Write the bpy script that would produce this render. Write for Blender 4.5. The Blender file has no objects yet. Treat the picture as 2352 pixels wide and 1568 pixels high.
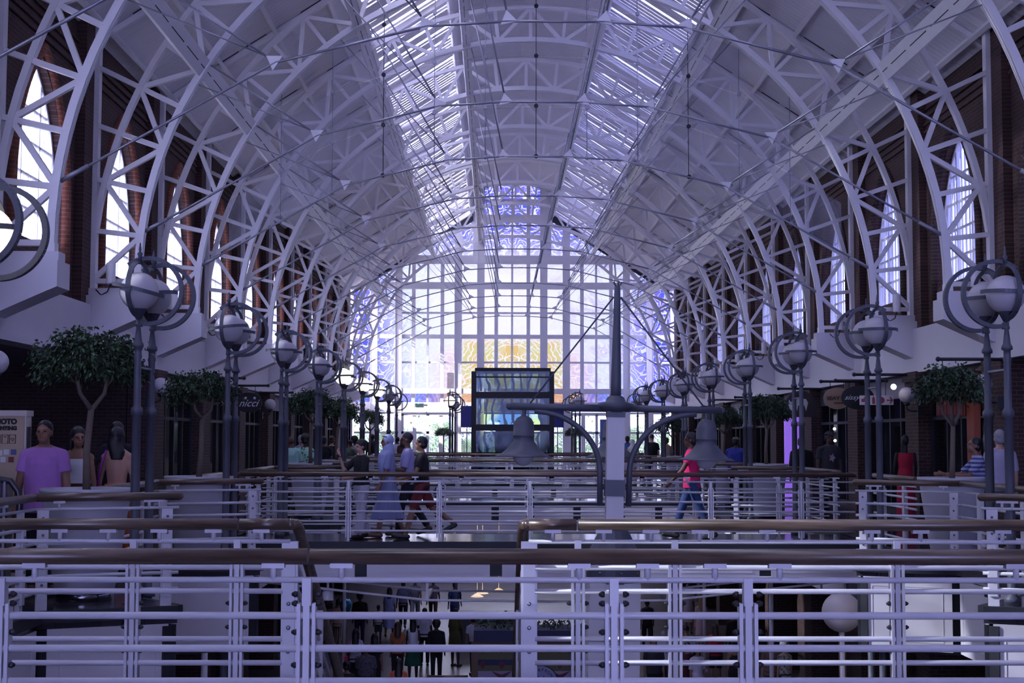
import bpy, bmesh, math, random
import numpy as np
from mathutils import Vector, Matrix, Euler, noise as mnoise
random.seed(7)
SC = bpy.context.scene
COL = SC.collection
PI = math.pi
F = 3267.0                      # focal length in pixels of the 2352 wide frame
CAM = Vector((-0.9, 0.0, 1.68))
VX, VY = 1135.0, 1009.0         # vanishing point of the hall axis
S = 5.0                         # bay spacing
YFAR = 71.5

def at(px, Y):                  # lateral position of a pixel column at a depth
    return CAM.x + (px - VX) / F * Y
def zat(py, Y):
    return CAM.z + (VY - py) / F * Y

# ------------------------------------------------------------------ materials
def srgb(h):
    h = h.lstrip('#')
    if len(h) == 3: h = ''.join(ch * 2 for ch in h)
    c = [int(h[i:i + 2], 16) / 255 for i in (0, 2, 4)]
    return tuple(x / 12.92 if x <= .04045 else ((x + .055) / 1.055) ** 2.4 for x in c) + (1.0,)
MATS = {}
def mat(name, col, rough=.5, metal=0., vary=.12, scale=6., bump=0., spec=.5, coat=0., axis=None):
    if name in MATS: return MATS[name]
    m = bpy.data.materials.new(name); m.use_nodes = True
    nt = m.node_tree; N = nt.nodes; L = nt.links
    b = N['Principled BSDF']
    c = srgb(col) if isinstance(col, str) else tuple(col) + (1.,)
    b.inputs['Roughness'].default_value = rough
    b.inputs['Metallic'].default_value = metal
    b.inputs['Specular IOR Level'].default_value = spec
    b.inputs['Coat Weight'].default_value = coat
    tc = N.new('ShaderNodeTexCoord'); nz = N.new('ShaderNodeTexNoise')
    nz.inputs['Scale'].default_value = scale; nz.inputs['Detail'].default_value = 3
    L.new(tc.outputs['Object'], nz.inputs['Vector'])
    mx = N.new('ShaderNodeMix'); mx.data_type = 'RGBA'
    mx.inputs['A'].default_value = tuple(x * (1 - vary) for x in c[:3]) + (1,)
    mx.inputs['B'].default_value = tuple(min(1, x * (1 + vary)) for x in c[:3]) + (1,)
    L.new(nz.outputs['Fac'], mx.inputs['Factor']); L.new(mx.outputs['Result'], b.inputs['Base Color'])
    if bump:
        bp = N.new('ShaderNodeBump'); bp.inputs['Strength'].default_value = bump
        L.new(nz.outputs['Fac'], bp.inputs['Height']); L.new(bp.outputs['Normal'], b.inputs['Normal'])
    MATS[name] = m
    return m

def nodes_of(name):
    m = bpy.data.materials.new(name); m.use_nodes = True
    MATS[name] = m
    return m, m.node_tree.nodes, m.node_tree.links, m.node_tree.nodes['Principled BSDF'], m.node_tree.nodes['Material Output']
def math_n(N, L, op, a, b=None, clamp=False):
    n = N.new('ShaderNodeMath'); n.operation = op; n.use_clamp = clamp
    for i, v in enumerate((a, b)):
        if v is None: continue
        if isinstance(v, (int, float)): n.inputs[i].default_value = v
        else: L.new(v, n.inputs[i])
    return n.outputs[0]
def ramp_n(N, L, v, lo, hi):     # smooth step from lo to hi
    n = N.new('ShaderNodeMapRange'); n.interpolation_type = 'SMOOTHSTEP'
    n.inputs['From Min'].default_value = lo; n.inputs['From Max'].default_value = hi
    L.new(v, n.inputs['Value']); return n.outputs['Result']
def mix_n(N, L, f, a, b):
    n = N.new('ShaderNodeMix'); n.data_type = 'RGBA'
    for s, v in (('Factor', f), ('A', a), ('B', b)):
        if isinstance(v, (int, float)): n.inputs[s].default_value = v
        elif isinstance(v, tuple): n.inputs[s].default_value = v
        else: L.new(v, n.inputs[s])
    return n.outputs['Result']

def brick_mat(name, plane, c1='#6b4038', c2='#54322d', mortar='#8a7a74', scale=1.0):
    m, N, L, b, out = nodes_of(name)
    tc = N.new('ShaderNodeTexCoord'); sp = N.new('ShaderNodeSeparateXYZ'); cb = N.new('ShaderNodeCombineXYZ')
    L.new(tc.outputs['Object'], sp.inputs[0])
    L.new(sp.outputs['Y' if plane == 'YZ' else 'X'], cb.inputs['X']); L.new(sp.outputs['Z'], cb.inputs['Y'])
    if plane == 'XYZ':
        s = math_n(N, L, 'ADD', sp.outputs['X'], sp.outputs['Y']); L.new(s, cb.inputs['X'])
    t = N.new('ShaderNodeTexBrick'); L.new(cb.outputs[0], t.inputs['Vector'])
    t.inputs['Color1'].default_value = srgb(c1); t.inputs['Color2'].default_value = srgb(c2); t.inputs['Mortar'].default_value = srgb(mortar)
    t.inputs['Scale'].default_value = scale; t.inputs['Mortar Size'].default_value = .006
    t.inputs['Brick Width'].default_value = .22; t.inputs['Row Height'].default_value = .075
    nz = N.new('ShaderNodeTexNoise'); nz.inputs['Scale'].default_value = 3; L.new(tc.outputs['Object'], nz.inputs['Vector'])
    g = N.new('ShaderNodeHueSaturation'); L.new(t.outputs['Color'], g.inputs['Color'])
    v = math_n(N, L, 'MULTIPLY_ADD', nz.outputs['Fac'], .5); v.node.inputs[2].default_value = .75
    L.new(v, g.inputs['Value']); L.new(g.outputs[0], b.inputs['Base Color'])
    b.inputs['Roughness'].default_value = .85
    bp = N.new('ShaderNodeBump'); bp.inputs['Strength'].default_value = .3; bp.invert = True
    L.new(t.outputs['Fac'], bp.inputs['Height']); L.new(bp.outputs['Normal'], b.inputs['Normal'])
    return m
def wood_mat(name, c1='#6e3f22', c2='#4a2814', axis='X', rough=.28):
    m, N, L, b, out = nodes_of(name)
    tc = N.new('ShaderNodeTexCoord'); mp = N.new('ShaderNodeMapping')
    sc = {'X': (1.2, 14, 14), 'Y': (14, 1.2, 14)}[axis]
    mp.inputs['Scale'].default_value = sc; L.new(tc.outputs['Object'], mp.inputs[0])
    nz = N.new('ShaderNodeTexNoise'); nz.inputs['Scale'].default_value = 2.2; nz.inputs['Detail'].default_value = 6; L.new(mp.outputs[0], nz.inputs['Vector'])
    L.new(mix_n(N, L, ramp_n(N, L, nz.outputs['Fac'], .3, .7), srgb(c2), srgb(c1)), b.inputs['Base Color'])
    b.inputs['Roughness'].default_value = rough; b.inputs['Coat Weight'].default_value = .3; b.inputs['Coat Roughness'].default_value = .2
    return m
def glass_mat(name, tint=(1, 1, 1), haze=.08, hazecol=(.8, .8, .9), gloss=.06):
    m, N, L, b, out = nodes_of(name)
    tr = N.new('ShaderNodeBsdfTransparent'); tr.inputs[0].default_value = tuple(tint) + (1,)
    df = N.new('ShaderNodeBsdfDiffuse'); df.inputs[0].default_value = tuple(hazecol) + (1,)
    tl = N.new('ShaderNodeBsdfTranslucent'); tl.inputs[0].default_value = tuple(hazecol) + (1,)
    a = N.new('ShaderNodeMixShader'); L.new(df.outputs[0], a.inputs[1]); L.new(tl.outputs[0], a.inputs[2])
    gl = N.new('ShaderNodeBsdfGlossy'); gl.inputs['Roughness'].default_value = .04
    nz = N.new('ShaderNodeTexNoise'); nz.inputs['Scale'].default_value = 1.1; nz.inputs['Detail'].default_value = 4
    tc = N.new('ShaderNodeTexCoord'); L.new(tc.outputs['Object'], nz.inputs['Vector'])
    m1 = N.new('ShaderNodeMixShader'); L.new(math_n(N, L, 'MULTIPLY', nz.outputs['Fac'], haze * 2), m1.inputs[0])
    L.new(tr.outputs[0], m1.inputs[1]); L.new(a.outputs[0], m1.inputs[2])
    m2 = N.new('ShaderNodeMixShader'); m2.inputs[0].default_value = gloss
    L.new(m1.outputs[0], m2.inputs[1]); L.new(gl.outputs[0], m2.inputs[2])
    L.new(m2.outputs[0], out.inputs['Surface'])
    return m
def emit_mat(name, col, strength, base='#ffffff'):
    m = mat(name, base, .4, vary=.02)
    b = m.node_tree.nodes['Principled BSDF']
    b.inputs['Emission Color'].default_value = srgb(col); b.inputs['Emission Strength'].default_value = strength
    return m

# ------------------------------------------------------------------ mesh builder
class MB:
    def __init__(s): s.v = []; s.f = []; s.sm = []
    def add(s, vs, fs, smooth=False):
        o = len(s.v); s.v += [tuple(v) for v in vs]
        s.f += [tuple(i + o for i in f) for f in fs]; s.sm += [smooth] * len(fs)
    def box(s, c, d, M=None):
        x, y, z = d[0] / 2, d[1] / 2, d[2] / 2
        vs = [Vector((a * x, b * y, e * z)) for a in (-1, 1) for b in (-1, 1) for e in (-1, 1)]
        if M is not None: vs = [M @ v for v in vs]
        c = Vector(c); vs = [v + c for v in vs]
        s.add(vs, [(0, 1, 3, 2), (4, 6, 7, 5), (0, 4, 5, 1), (2, 3, 7, 6), (0, 2, 6, 4), (1, 5, 7, 3)])
        return s
    def bb(s, x0, x1, y0, y1, z0, z1):
        return s.box(((x0 + x1) / 2, (y0 + y1) / 2, (z0 + z1) / 2), (abs(x1 - x0), abs(y1 - y0), abs(z1 - z0)))
    def bar(s, p0, p1, w, h, side=None):
        p0, p1 = Vector(p0), Vector(p1); d = (p1 - p0)
        if d.length < 1e-6: return s
        d.normalize()
        u = Vector(side) if side is not None else (Vector((0, 0, 1)) if abs(d.z) < .95 else Vector((0, 1, 0)))
        a = d.cross(u)
        if a.length < 1e-5: u = Vector((1, 0, 0)); a = d.cross(u)
        a.normalize(); u = a.cross(d).normalized()
        q = [a * (w / 2) * i + u * (h / 2) * j for i, j in ((-1, -1), (1, -1), (1, 1), (-1, 1))]
        s.add([p0 + x for x in q] + [p1 + x for x in q], [(3, 2, 1, 0), (4, 5, 6, 7), (0, 1, 5, 4), (1, 2, 6, 5), (2, 3, 7, 6), (3, 0, 4, 7)])
        return s
    def tube(s, pts, r, n=8, closed=False, cap=True):
        pts = [Vector(p) for p in pts]; k = len(pts)
        rs = r if isinstance(r, (list, tuple)) else [r] * k
        vs = []; up = None
        for i, p in enumerate(pts):
            if closed: d = pts[(i + 1) % k] - pts[i - 1]
            else: d = pts[min(i + 1, k - 1)] - pts[max(i - 1, 0)]
            d.normalize()
            if up is None:
                up = Vector((0, 0, 1)) if abs(d.z) < .9 else Vector((1, 0, 0))
            a = d.cross(up); a.normalize(); up = a.cross(d).normalized()
            for j in range(n):
                t = 2 * PI * j / n
                vs.append(p + (a * math.cos(t) + up * math.sin(t)) * rs[i])
        fs = []
        for i in range(k if closed else k - 1):
            i2 = (i + 1) % k
            for j in range(n):
                j2 = (j + 1) % n
                fs.append((i * n + j, i * n + j2, i2 * n + j2, i2 * n + j))
        s.add(vs, fs, True)
        if cap and not closed:
            s.add(vs[:n], [tuple(range(n - 1, -1, -1))]); s.add(vs[-n:], [tuple(range(n))])
        return s
    def lathe(s, prof, c=(0, 0, 0), n=20, M=None, cap=True, smooth=True):
        c = Vector(c); vs = []
        for r, z in prof:
            for j in range(n):
                t = 2 * PI * j / n
                v = Vector((r * math.cos(t), r * math.sin(t), z))
                vs.append((M @ v if M is not None else v) + c)
        fs = []
        for i in range(len(prof) - 1):
            for j in range(n):
                j2 = (j + 1) % n
                fs.append((i * n + j, i * n + j2, (i + 1) * n + j2, (i + 1) * n + j))
        s.add(vs, fs, smooth)
        if cap:
            s.add(vs[:n], [tuple(range(n - 1, -1, -1))]); s.add(vs[-n:], [tuple(range(n))])
        return s
    def sphere(s, c, r, n=16, m=10, sc=(1, 1, 1), M=None):
        prof = []
        c = Vector(c); vs = [None]; vs = []
        for i in range(m + 1):
            a = -PI / 2 + PI * i / m
            for j in range(n):
                t = 2 * PI * j / n
                v = Vector((math.cos(a) * math.cos(t) * r * sc[0], math.cos(a) * math.sin(t) * r * sc[1], math.sin(a) * r * sc[2]))
                if M is not None: v = M @ v
                vs.append(c + v)
        fs = []
        for i in range(m):
            for j in range(n):
                j2 = (j + 1) % n
                if i == 0: fs.append((j, (i + 1) * n + j2, (i + 1) * n + j))
                elif i == m - 1: fs.append((i * n + j, i * n + j2, (i + 1) * n + j))
                else: fs.append((i * n + j, i * n + j2, (i + 1) * n + j2, (i + 1) * n + j))
        s.add(vs, fs, True)
        return s
    def prism(s, poly, a0, a1, axis='Y'):        # poly in the plane across the axis, extruded along it
        def P(u, v, a): return {'Y': (u, a, v), 'X': (a, u, v), 'Z': (u, v, a)}[axis]
        n = len(poly)
        vs = [P(u, v, a0) for u, v in poly] + [P(u, v, a1) for u, v in poly]
        fs = [tuple(range(n)), tuple(range(2 * n - 1, n - 1, -1))] + [(i, i + n, (i + 1) % n + n, (i + 1) % n) for i in range(n)]
        s.add(vs, fs); return s
    def quad(s, a, b, c, d): s.add([a, b, c, d], [(0, 1, 2, 3)]); return s
    def mesh(s, name, fix=True):
        me = bpy.data.meshes.new(name); me.from_pydata(s.v, [], s.f)
        me.polygons.foreach_set('use_smooth', s.sm)
        if fix:
            bm = bmesh.new(); bm.from_mesh(me); bmesh.ops.remove_doubles(bm, verts=bm.verts, dist=1e-5)
            bmesh.ops.recalc_face_normals(bm, faces=bm.faces); bm.to_mesh(me); bm.free()
        me.update(); return me
    def build(s, name, m, parent=None, loc=None, fix=True):
        o = bpy.data.objects.new(name, s.mesh(name, fix)); COL.objects.link(o)
        if m is not None: o.data.materials.append(m)
        if parent is not None: o.parent = parent
        if loc is not None: o.location = loc
        return o
def inst(src, parent=None, loc=None, rot=None, name=None):
    o = src.copy(); COL.objects.link(o)
    o.parent = parent
    if loc is not None: o.location = loc
    if rot is not None: o.rotation_euler = rot
    return o
def empty(name, loc=(0, 0, 0), rz=0):
    o = bpy.data.objects.new(name, None); COL.objects.link(o); o.location = loc; o.rotation_euler = (0, 0, rz); o.empty_display_size = .2
    return o
def tag(o, label, cat, group=None, kind=None):
    o['label'] = label; o['category'] = cat
    if group: o['group'] = group
    if kind: o['kind'] = kind
    return o
def struct(o, label=None, cat=None):
    o['kind'] = 'structure'
    if label: o['label'] = label
    if cat: o['category'] = cat
    return o
TS = bpy.data.scenes.new('workbench')          # a scratch scene for evaluating modifiers; removed at the end
def tree_copy(o, parent=None):
    c = o.copy(); COL.objects.link(c); c.parent = parent
    for ch in list(o.children): tree_copy(ch, c)
    return c
def text_mesh(txt, size, name, m, parent=None, loc=(0, 0, 0), rot=(PI / 2, 0, 0), ext=.004, align='CENTER', shear=0., bold=0., sx=1.):
    cu = bpy.data.curves.new(name + '_curve', 'FONT'); cu.body = txt; cu.size = size; cu.extrude = ext; cu.align_x = align; cu.align_y = 'CENTER'
    cu.shear = shear; cu.offset = bold; cu.resolution_u = 3
    t = bpy.data.objects.new(name, cu); TS.collection.objects.link(t)
    TS.view_layers[0].update()
    me = bpy.data.meshes.new_from_object(t.evaluated_get(TS.view_layers[0].depsgraph))
    TS.collection.objects.unlink(t); bpy.data.objects.remove(t); bpy.data.curves.remove(cu)
    me.name = name; me.materials.clear(); me.materials.append(m)
    o = bpy.data.objects.new(name, me); COL.objects.link(o); o.location = loc; o.rotation_euler = rot; o.scale = (sx, 1, 1)
    if parent is not None: o.parent = parent
    return o
ORD = ['first', 'second', 'third', 'fourth', 'fifth', 'sixth', 'seventh', 'eighth', 'ninth', 'tenth', 'eleventh', 'twelfth', 'thirteenth', 'fourteenth', 'fifteenth', 'sixteenth', 'seventeenth', 'eighteenth', 'nineteenth', 'twentieth']
WORLD_GAIN, WORLD_BASE, SUN_E, EXPO, STAIN_DIM = 10.5, 8.5, 20.0, 0.68, .956
# ------------------------------------------------------------------ materials of the hall
WHITE = mat('white_steel_paint', '#ece9ec', .38, vary=.05, scale=4)
ROOFM, N, L, b, out = nodes_of('roof_sheeting')
tc = N.new('ShaderNodeTexCoord'); wv = N.new('ShaderNodeTexWave'); wv.bands_direction = 'Y'; wv.inputs['Scale'].default_value = 1.6; wv.inputs['Distortion'].default_value = 0
L.new(tc.outputs['Object'], wv.inputs['Vector'])
nz = N.new('ShaderNodeTexNoise'); nz.inputs['Scale'].default_value = .8; L.new(tc.outputs['Object'], nz.inputs['Vector'])
L.new(mix_n(N, L, nz.outputs['Fac'], srgb('#dcd8dc'), srgb('#ece8ec')), b.inputs['Base Color'])
bp = N.new('ShaderNodeBump'); bp.inputs['Strength'].default_value = .35; bp.inputs['Distance'].default_value = .03
L.new(wv.outputs['Fac'], bp.inputs['Height']); L.new(bp.outputs['Normal'], b.inputs['Normal']); b.inputs['Roughness'].default_value = .55
PLASTER = mat('white_plaster', '#d9d5dc', .7, vary=.05, scale=1.5, bump=.02)
SOFFIT = mat('grey_soffit', '#8d8790', .7, vary=.08, scale=1.5)
DARKST = mat('dark_grey_steel', '#41444d', .45, metal=.3, vary=.15, scale=5)
BLACKST = mat('black_gap', '#20222b', .6, vary=.2, scale=5)
BRICK_Y = brick_mat('brick_side_wall', 'YZ', '#4e332f', '#3d2927', '#5f5250')
BRICK_X = brick_mat('brick_cross_wall', 'XZ', '#42302d', '#352524', '#544a49')
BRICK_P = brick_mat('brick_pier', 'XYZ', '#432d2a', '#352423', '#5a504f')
BRICK_SUN = brick_mat('sunlit_brick_arch', 'YZ', '#8f4e3a', '#7a4232', '#8a7468')  # sunlight on the left arches put into the orange brick colour
TILE, N, L, b, out = nodes_of('polished_floor_tile')
tc = N.new('ShaderNodeTexCoord'); t = N.new('ShaderNodeTexBrick'); L.new(tc.outputs['Object'], t.inputs['Vector'])
t.offset = 0; t.inputs['Scale'].default_value = 1; t.inputs['Brick Width'].default_value = .4; t.inputs['Row Height'].default_value = .4; t.inputs['Mortar Size'].default_value = .004
t.inputs['Color1'].default_value = srgb('#3e3d45'); t.inputs['Color2'].default_value = srgb('#4a4850'); t.inputs['Mortar'].default_value = srgb('#2c2b31')
L.new(t.outputs['Color'], b.inputs['Base Color']); b.inputs['Roughness'].default_value = .12
TILE_L, N, L, b, out = nodes_of('beige_floor_tile')
tc = N.new('ShaderNodeTexCoord'); t = N.new('ShaderNodeTexBrick'); L.new(tc.outputs['Object'], t.inputs['Vector'])
t.offset = 0; t.inputs['Scale'].default_value = 1; t.inputs['Brick Width'].default_value = .6; t.inputs['Row Height'].default_value = .6; t.inputs['Mortar Size'].default_value = .006
t.inputs['Color1'].default_value = srgb('#6f6866'); t.inputs['Color2'].default_value = srgb('#5d5755'); t.inputs['Mortar'].default_value = srgb('#3f3b3b')
L.new(t.outputs['Color'], b.inputs['Base Color']); b.inputs['Roughness'].default_value = .3
WOOD = wood_mat('varnished_handrail_wood', '#6c5a4c', '#463830', 'X', .34)
WOODY = wood_mat('varnished_handrail_wood_long', '#6c5a4c', '#463830', 'Y', .34)
CLEAR = glass_mat('clear_window_glass', (.19, .2, .22), .03, gloss=.02)
FROST = glass_mat('side_window_glass', (.13, .145, .18), .1, (.85, .88, 1), .04)
SHOPGL = glass_mat('shop_glass', (.6, .62, .66), .01, gloss=.025)
CURT = glass_mat('smoke_curtain_glass', (.9, .9, .96), .2, (.8, .79, .9), .05)  # pale diffuse share imitates reflections washing out the glass
SKYGL = glass_mat('skylight_sheet', (.12, .135, .18), .6, (.8, .82, .95), .03)
YB = -50.0
AX = 8.3                          # inner face of the side walls
Y0, Y1 = 10.5, YFAR

# ------------------------------------------------------------------ floors
fl = MB()
fl.bb(-14, 14, YB, YFAR + 1, -5.2, -5.0)
YB_ = YB
struct(fl.build('floor', TILE_L), 'beige tiled ground floor of the hall', 'floor')
TRUSS_Y = [20.5 + S * k for k in range(-2, 11)]
def bay_edge(sx):
    # outline of the gallery's edge towards the void: straight runs with planter bays
    pts = [(5.35, YB)]
    for yb in BAYS:
        pts += [(5.35, yb), (4.1, yb + .5), (5.35, yb + 2.0)] if yb < 25 else [(5.35, yb), (4.05, yb + .5), (4.05, yb + 2.3), (5.35, yb + 2.8)]
    pts += [(5.35, YFAR)]
    return [(sx * x, y) for x, y in pts]
BAYS = [14.1, 19.2, 29.2, 34.2, 44.2, 49.2, 59.2]
BRIDGES = [(7.1, 9.85), (23.6, 25.6), (38.8, 40.9), (54.0, 56.0)]
FLR, FASC, EDGE = MB(), MB(), MB()
for sx in (-1, 1):
    e = bay_edge(sx)
    outer = [(sx * 14, YFAR), (sx * 14, YB)]
    FLR.prism(e + outer, -.18, 0, 'Z')
    for i in range(len(e) - 1):
        (xa, ya), (xb, yb) = e[i], e[i + 1]
        d = Vector((xb - xa, yb - ya, 0)); ln = d.length; d.normalize()
        nrm = Vector((-d.y, d.x, 0)) * (1 if sx < 0 else -1) * -1      # out into the void
        if ln < 3: segs = [(0, ln)]
        else:
            k = max(1, round(ln / 2.2)); segs = [(ln * j / k, ln * (j + 1) / k) for j in range(k)]
        A = Vector((xa, ya, 0))
        inw = -nrm
        EDGE.bar(A + inw * .1 + Vector((0, 0, -.7)), A + d * ln + inw * .1 + Vector((0, 0, -.7)), .1, 1.0)
        EDGE.bar(A + nrm * .03 + Vector((0, 0, -.06)), A + d * ln + nrm * .03 + Vector((0, 0, -.06)), .06, .12)
        for s0, s1 in segs:
            p, q = A + d * (s0 + .09), A + d * (s1 - .09)
            FASC.bar(p + Vector((0, 0, -.67)), q + Vector((0, 0, -.67)), .04, .98)
            ins = nrm * .022
            for z in (-.3, -1.04): FASC.bar(p + d * .12 + ins + Vector((0, 0, z)), q - d * .12 + ins + Vector((0, 0, z)), .006, .012)
            for w in (p + d * .12, q - d * .12): FASC.bar(w + ins + Vector((0, 0, -1.04)), w + ins + Vector((0, 0, -.3)), .006, .012)
struct(FLR.build('floor', TILE), 'dark polished floor of the upper galleries', 'floor')
struct(EDGE.build('trim_1', BLACKST), 'dark steel edge beam of the upper galleries', 'edge beam')
struct(FASC.build('trim_2', PLASTER), 'white fascia panels along the gallery edges', 'fascia')
for n, (ya, yb) in enumerate(BRIDGES):
    m = MB(); m.bb(-5.35, 5.35, ya, yb, -.12, 0)
    word = ['nearest the camera', 'with four people walking across', 'beyond the walkers', 'before the end wall'][n]
    struct(m.build('floor', TILE), 'polished deck of the footbridge ' + word, 'footbridge')
    fm, em = MB(), MB()
    for y, sg in ((ya, -1), (yb, 1)):
        em.bb(-5.35, 5.35, y + (.02 if sg < 0 else -.14), y + (.14 if sg < 0 else -.02), -.56, -.12)
        em.bb(-5.35, 5.35, y - .03, y + .03, -.12, 0)
        x = -5.3; w = 2.22
        while x < 5.0:
            fm.bb(x + .1, min(x + w - .1, 5.3), y - .02, y + .02, -.58, -.15)
            for z in (-.22, -.5): fm.bb(x + .22, min(x + w - .22, 5.2), y + sg * .02, y + sg * .026, z - .006, z + .006)
            for xx in (x + .22, min(x + w - .22, 5.2)): fm.bb(xx - .005, xx + .005, y + sg * .02, y + sg * .026, -.5, -.22)
            x += w
    em.bb(-5.35, 5.35, ya + .2, yb - .2, -.3, -.12)
    r = empty('bridge_fascia', (0, 0, 0)); struct(r, 'white panelled sides of the footbridge ' + word, 'fascia')
    fm.build('panel', PLASTER, r); em.build('edge_beam', BLACKST, r)
    if n:                                            # tension rods under the deck
        for sx in (-1, 1):
            for y in (ya + .25, yb - .25):
                rm = MB(); rm.tube([(sx * 5.3, y, -.62), (sx * 2.0, y, -.98), (0, y, -1.0)], .022, 6); rm.build('tension_rod', WHITE, r)
        for x in (-2, 2):
            rm = MB(); rm.bar((x, ya + .25, -.97), (x, yb - .25, -.97), .06, .06); rm.bar((x, ya + .25, -.97), (x, ya + .25, -.3), .04, .04); rm.build('rod_spreader', WHITE, r)

# ------------------------------------------------------------------ side walls with pointed-arch windows
WIN_Z0, WIN_ZS, WIN_R = 4.85, 5.65, 1.3
BAYC = [8 + S * k for k in range(13)]       # 8 .. 68
def lancet(r, n=9):                            # springing to springing over a pointed arch
    R2 = 2.0 * r; am = PI / 3; L_ = []
    for i in range(n + 1):
        a = am * i / n; L_.append((r - R2 * math.cos(a), WIN_ZS + R2 * math.sin(a)))
    return L_ + [(-y, z) for y, z in reversed(L_[:-1])]
def lancet_h(y, r):
    return WIN_ZS + math.sqrt(max(0, (2 * r) ** 2 - (r + abs(y)) ** 2))
def lancet_w(z, r):
    return r if z <= WIN_ZS else max(0, math.sqrt(max(0, 4 * r * r - (z - WIN_ZS) ** 2)) - r)
def side_wall(sx, name):
    m = MB(); xi = sx * AX; xo = sx * (AX + .3)
    EZ = 9.32
    def q(y0, y1, z0, z1): m.quad((xi, y0, z0), (xi, y1, z0), (xi, y1, z1), (xi, y0, z1))
    q(YB, BAYC[0] - 2.5, 3.2, EZ)
    for yc in BAYC:
        a, bq = yc - WIN_R, yc + WIN_R
        y0, y1 = yc - 2.5, min(yc + 2.5, YFAR)
        q(y0, a, 4.0, EZ); q(bq, y1, 4.0, EZ); q(a, bq, 4.0, WIN_Z0)
        arc = [(yc + y, z) for y, z in lancet(WIN_R)]
        for (ya, za), (yb, zb) in zip(arc, arc[1:]):
            m.quad((xi, ya, za), (xi, yb, zb), (xi, yb, EZ), (xi, ya, EZ))
        m_rev = [(a, WIN_Z0)] + arc + [(bq, WIN_Z0)]
        for (ya, za), (yb, zb) in zip(m_rev, m_rev[1:] + m_rev[:1]):
            m.quad((xi, ya, za), (xi, yb, zb), (xo, yb, zb), (xo, ya, za))
    for ty in TRUSS_Y:                                 # brick pilasters and string courses
        if ty > 70.6: continue
        m.bb(xi, xi - sx * .16, ty - .6, ty + .0, 4.0, EZ)
    for z in (8.2, 8.36, 8.52, 8.68): m.bb(xi, xi - sx * .04, 10.5, YFAR, z, z + .06)
    return struct(m.build(name, BRICK_Y), 'dark brick wall above the %s gallery' % ('left' if sx < 0 else 'right'), 'wall')
side_wall(-1, 'wall_left'); side_wall(1, 'wall_right')
winproto = None
wn = 2
for sx in (-1, 1):
    for k, yc in enumerate(BAYC):
        side = 'left' if sx < 0 else 'right'
        x = sx * (AX + .2)
        if winproto is None:
            fr = MB()
            path = [(0, -WIN_R, WIN_Z0)] + [(0, y, z) for y, z in lancet(WIN_R)] + [(0, WIN_R, WIN_Z0)]
            for p, q in zip(path, path[1:] + path[:1]): fr.bar(p, q, .12, .12, (1, 0, 0))
            for y in (-.45, .45): fr.bar((0, y, WIN_Z0), (0, y, lancet_h(y, WIN_R)), .07, .07, (1, 0, 0))
            for y in (-.88, -.67, -.23, 0, .23, .67, .88, -1.1, 1.1): fr.bar((0, y, WIN_Z0), (0, y, lancet_h(y, WIN_R)), .034, .03, (1, 0, 0))
            for z in (5.4, 5.95, 6.5, 7.05): fr.bar((0, -lancet_w(z, WIN_R), z), (0, lancet_w(z, WIN_R), z), .045, .045)
            gm = MB(); poly = [(p[1], p[2]) for p in path]
            gm.add([(.05, y, z) for y, z in poly], [tuple(range(len(poly)))])
            am = MB(); o1 = [(-WIN_R - .09, WIN_Z0 - .4)] + [(y * (WIN_R + .09) / WIN_R, WIN_ZS + (z - WIN_ZS) * (WIN_R + .09) / WIN_R) for y, z in lancet(WIN_R)] + [(WIN_R + .09, WIN_Z0 - .4)]
            am.tube([(0, y, z) for y, z in o1], .1, 10)
            winproto = (fr.mesh('window_frame'), gm.mesh('window_pane'), am.mesh('brick_arch'))
            for me, mm in zip(winproto, (WHITE, FROST, BRICK_SUN)): me.materials.append(mm)
        o = bpy.data.objects.new('window_%d' % wn, winproto[0]); COL.objects.link(o); o.location = (x, yc, 0); wn += 1
        struct(o, 'pointed white window in the %s brick wall, %s from the end wall' % (side, ORD[len(BAYC) - 1 - k]), 'window')
        p = bpy.data.objects.new('pane', winproto[1]); COL.objects.link(p); p.parent = o
        a = bpy.data.objects.new('brick_arch', winproto[2]); COL.objects.link(a); a.parent = o
        a.location = (-sx * .2, 0, 0)
        if sx > 0: a.material_slots[0].link = 'OBJECT'; a.material_slots[0].material = BRICK_P  # right arches: shade put in by swapping to darker brick

# ------------------------------------------------------------------ white bulkheads, brackets and soffits
tn = 3
for sx in (-1, 1):
    side = 'left' if sx < 0 else 'right'
    m = MB(); m.bb(sx * 8.05, sx * 8.6, YB, YFAR, 3.15, 4.05); m.bb(sx * 7.95, sx * 8.1, YB, YFAR, 3.1, 3.2)
    struct(m.build('trim_%d' % tn, PLASTER), 'white bulkhead above the %s shops' % side, 'bulkhead'); tn += 1
    m = MB(); m.bb(sx * 8.1, sx * 14, YB, YFAR, 3.2, 3.4)
    struct(m.build('ceiling_soffit', SOFFIT), 'low soffit over the %s gallery' % side, 'ceiling')
    for k, ty in enumerate(TRUSS_Y):
        if ty > 70.6: continue
        m = MB(); poly = [(8.4, 4.22), (7.12, 4.22), (7.12, 3.84), (7.26, 3.78), (8.4, 3.27)]
        m.prism([(sx * a, z) for a, z in poly], ty - .3, ty + .3)
        m.bb(sx * 7.15, sx * 8.3, ty - .16, ty + .16, 4.22, 4.36)
        struct(m.build('trim_%d' % tn, PLASTER), 'white concrete bracket under the %s foot of the %s arch from the end wall' % (side, ORD[len(TRUSS_Y) - 1 - k]), 'bracket'); tn += 1
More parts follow.
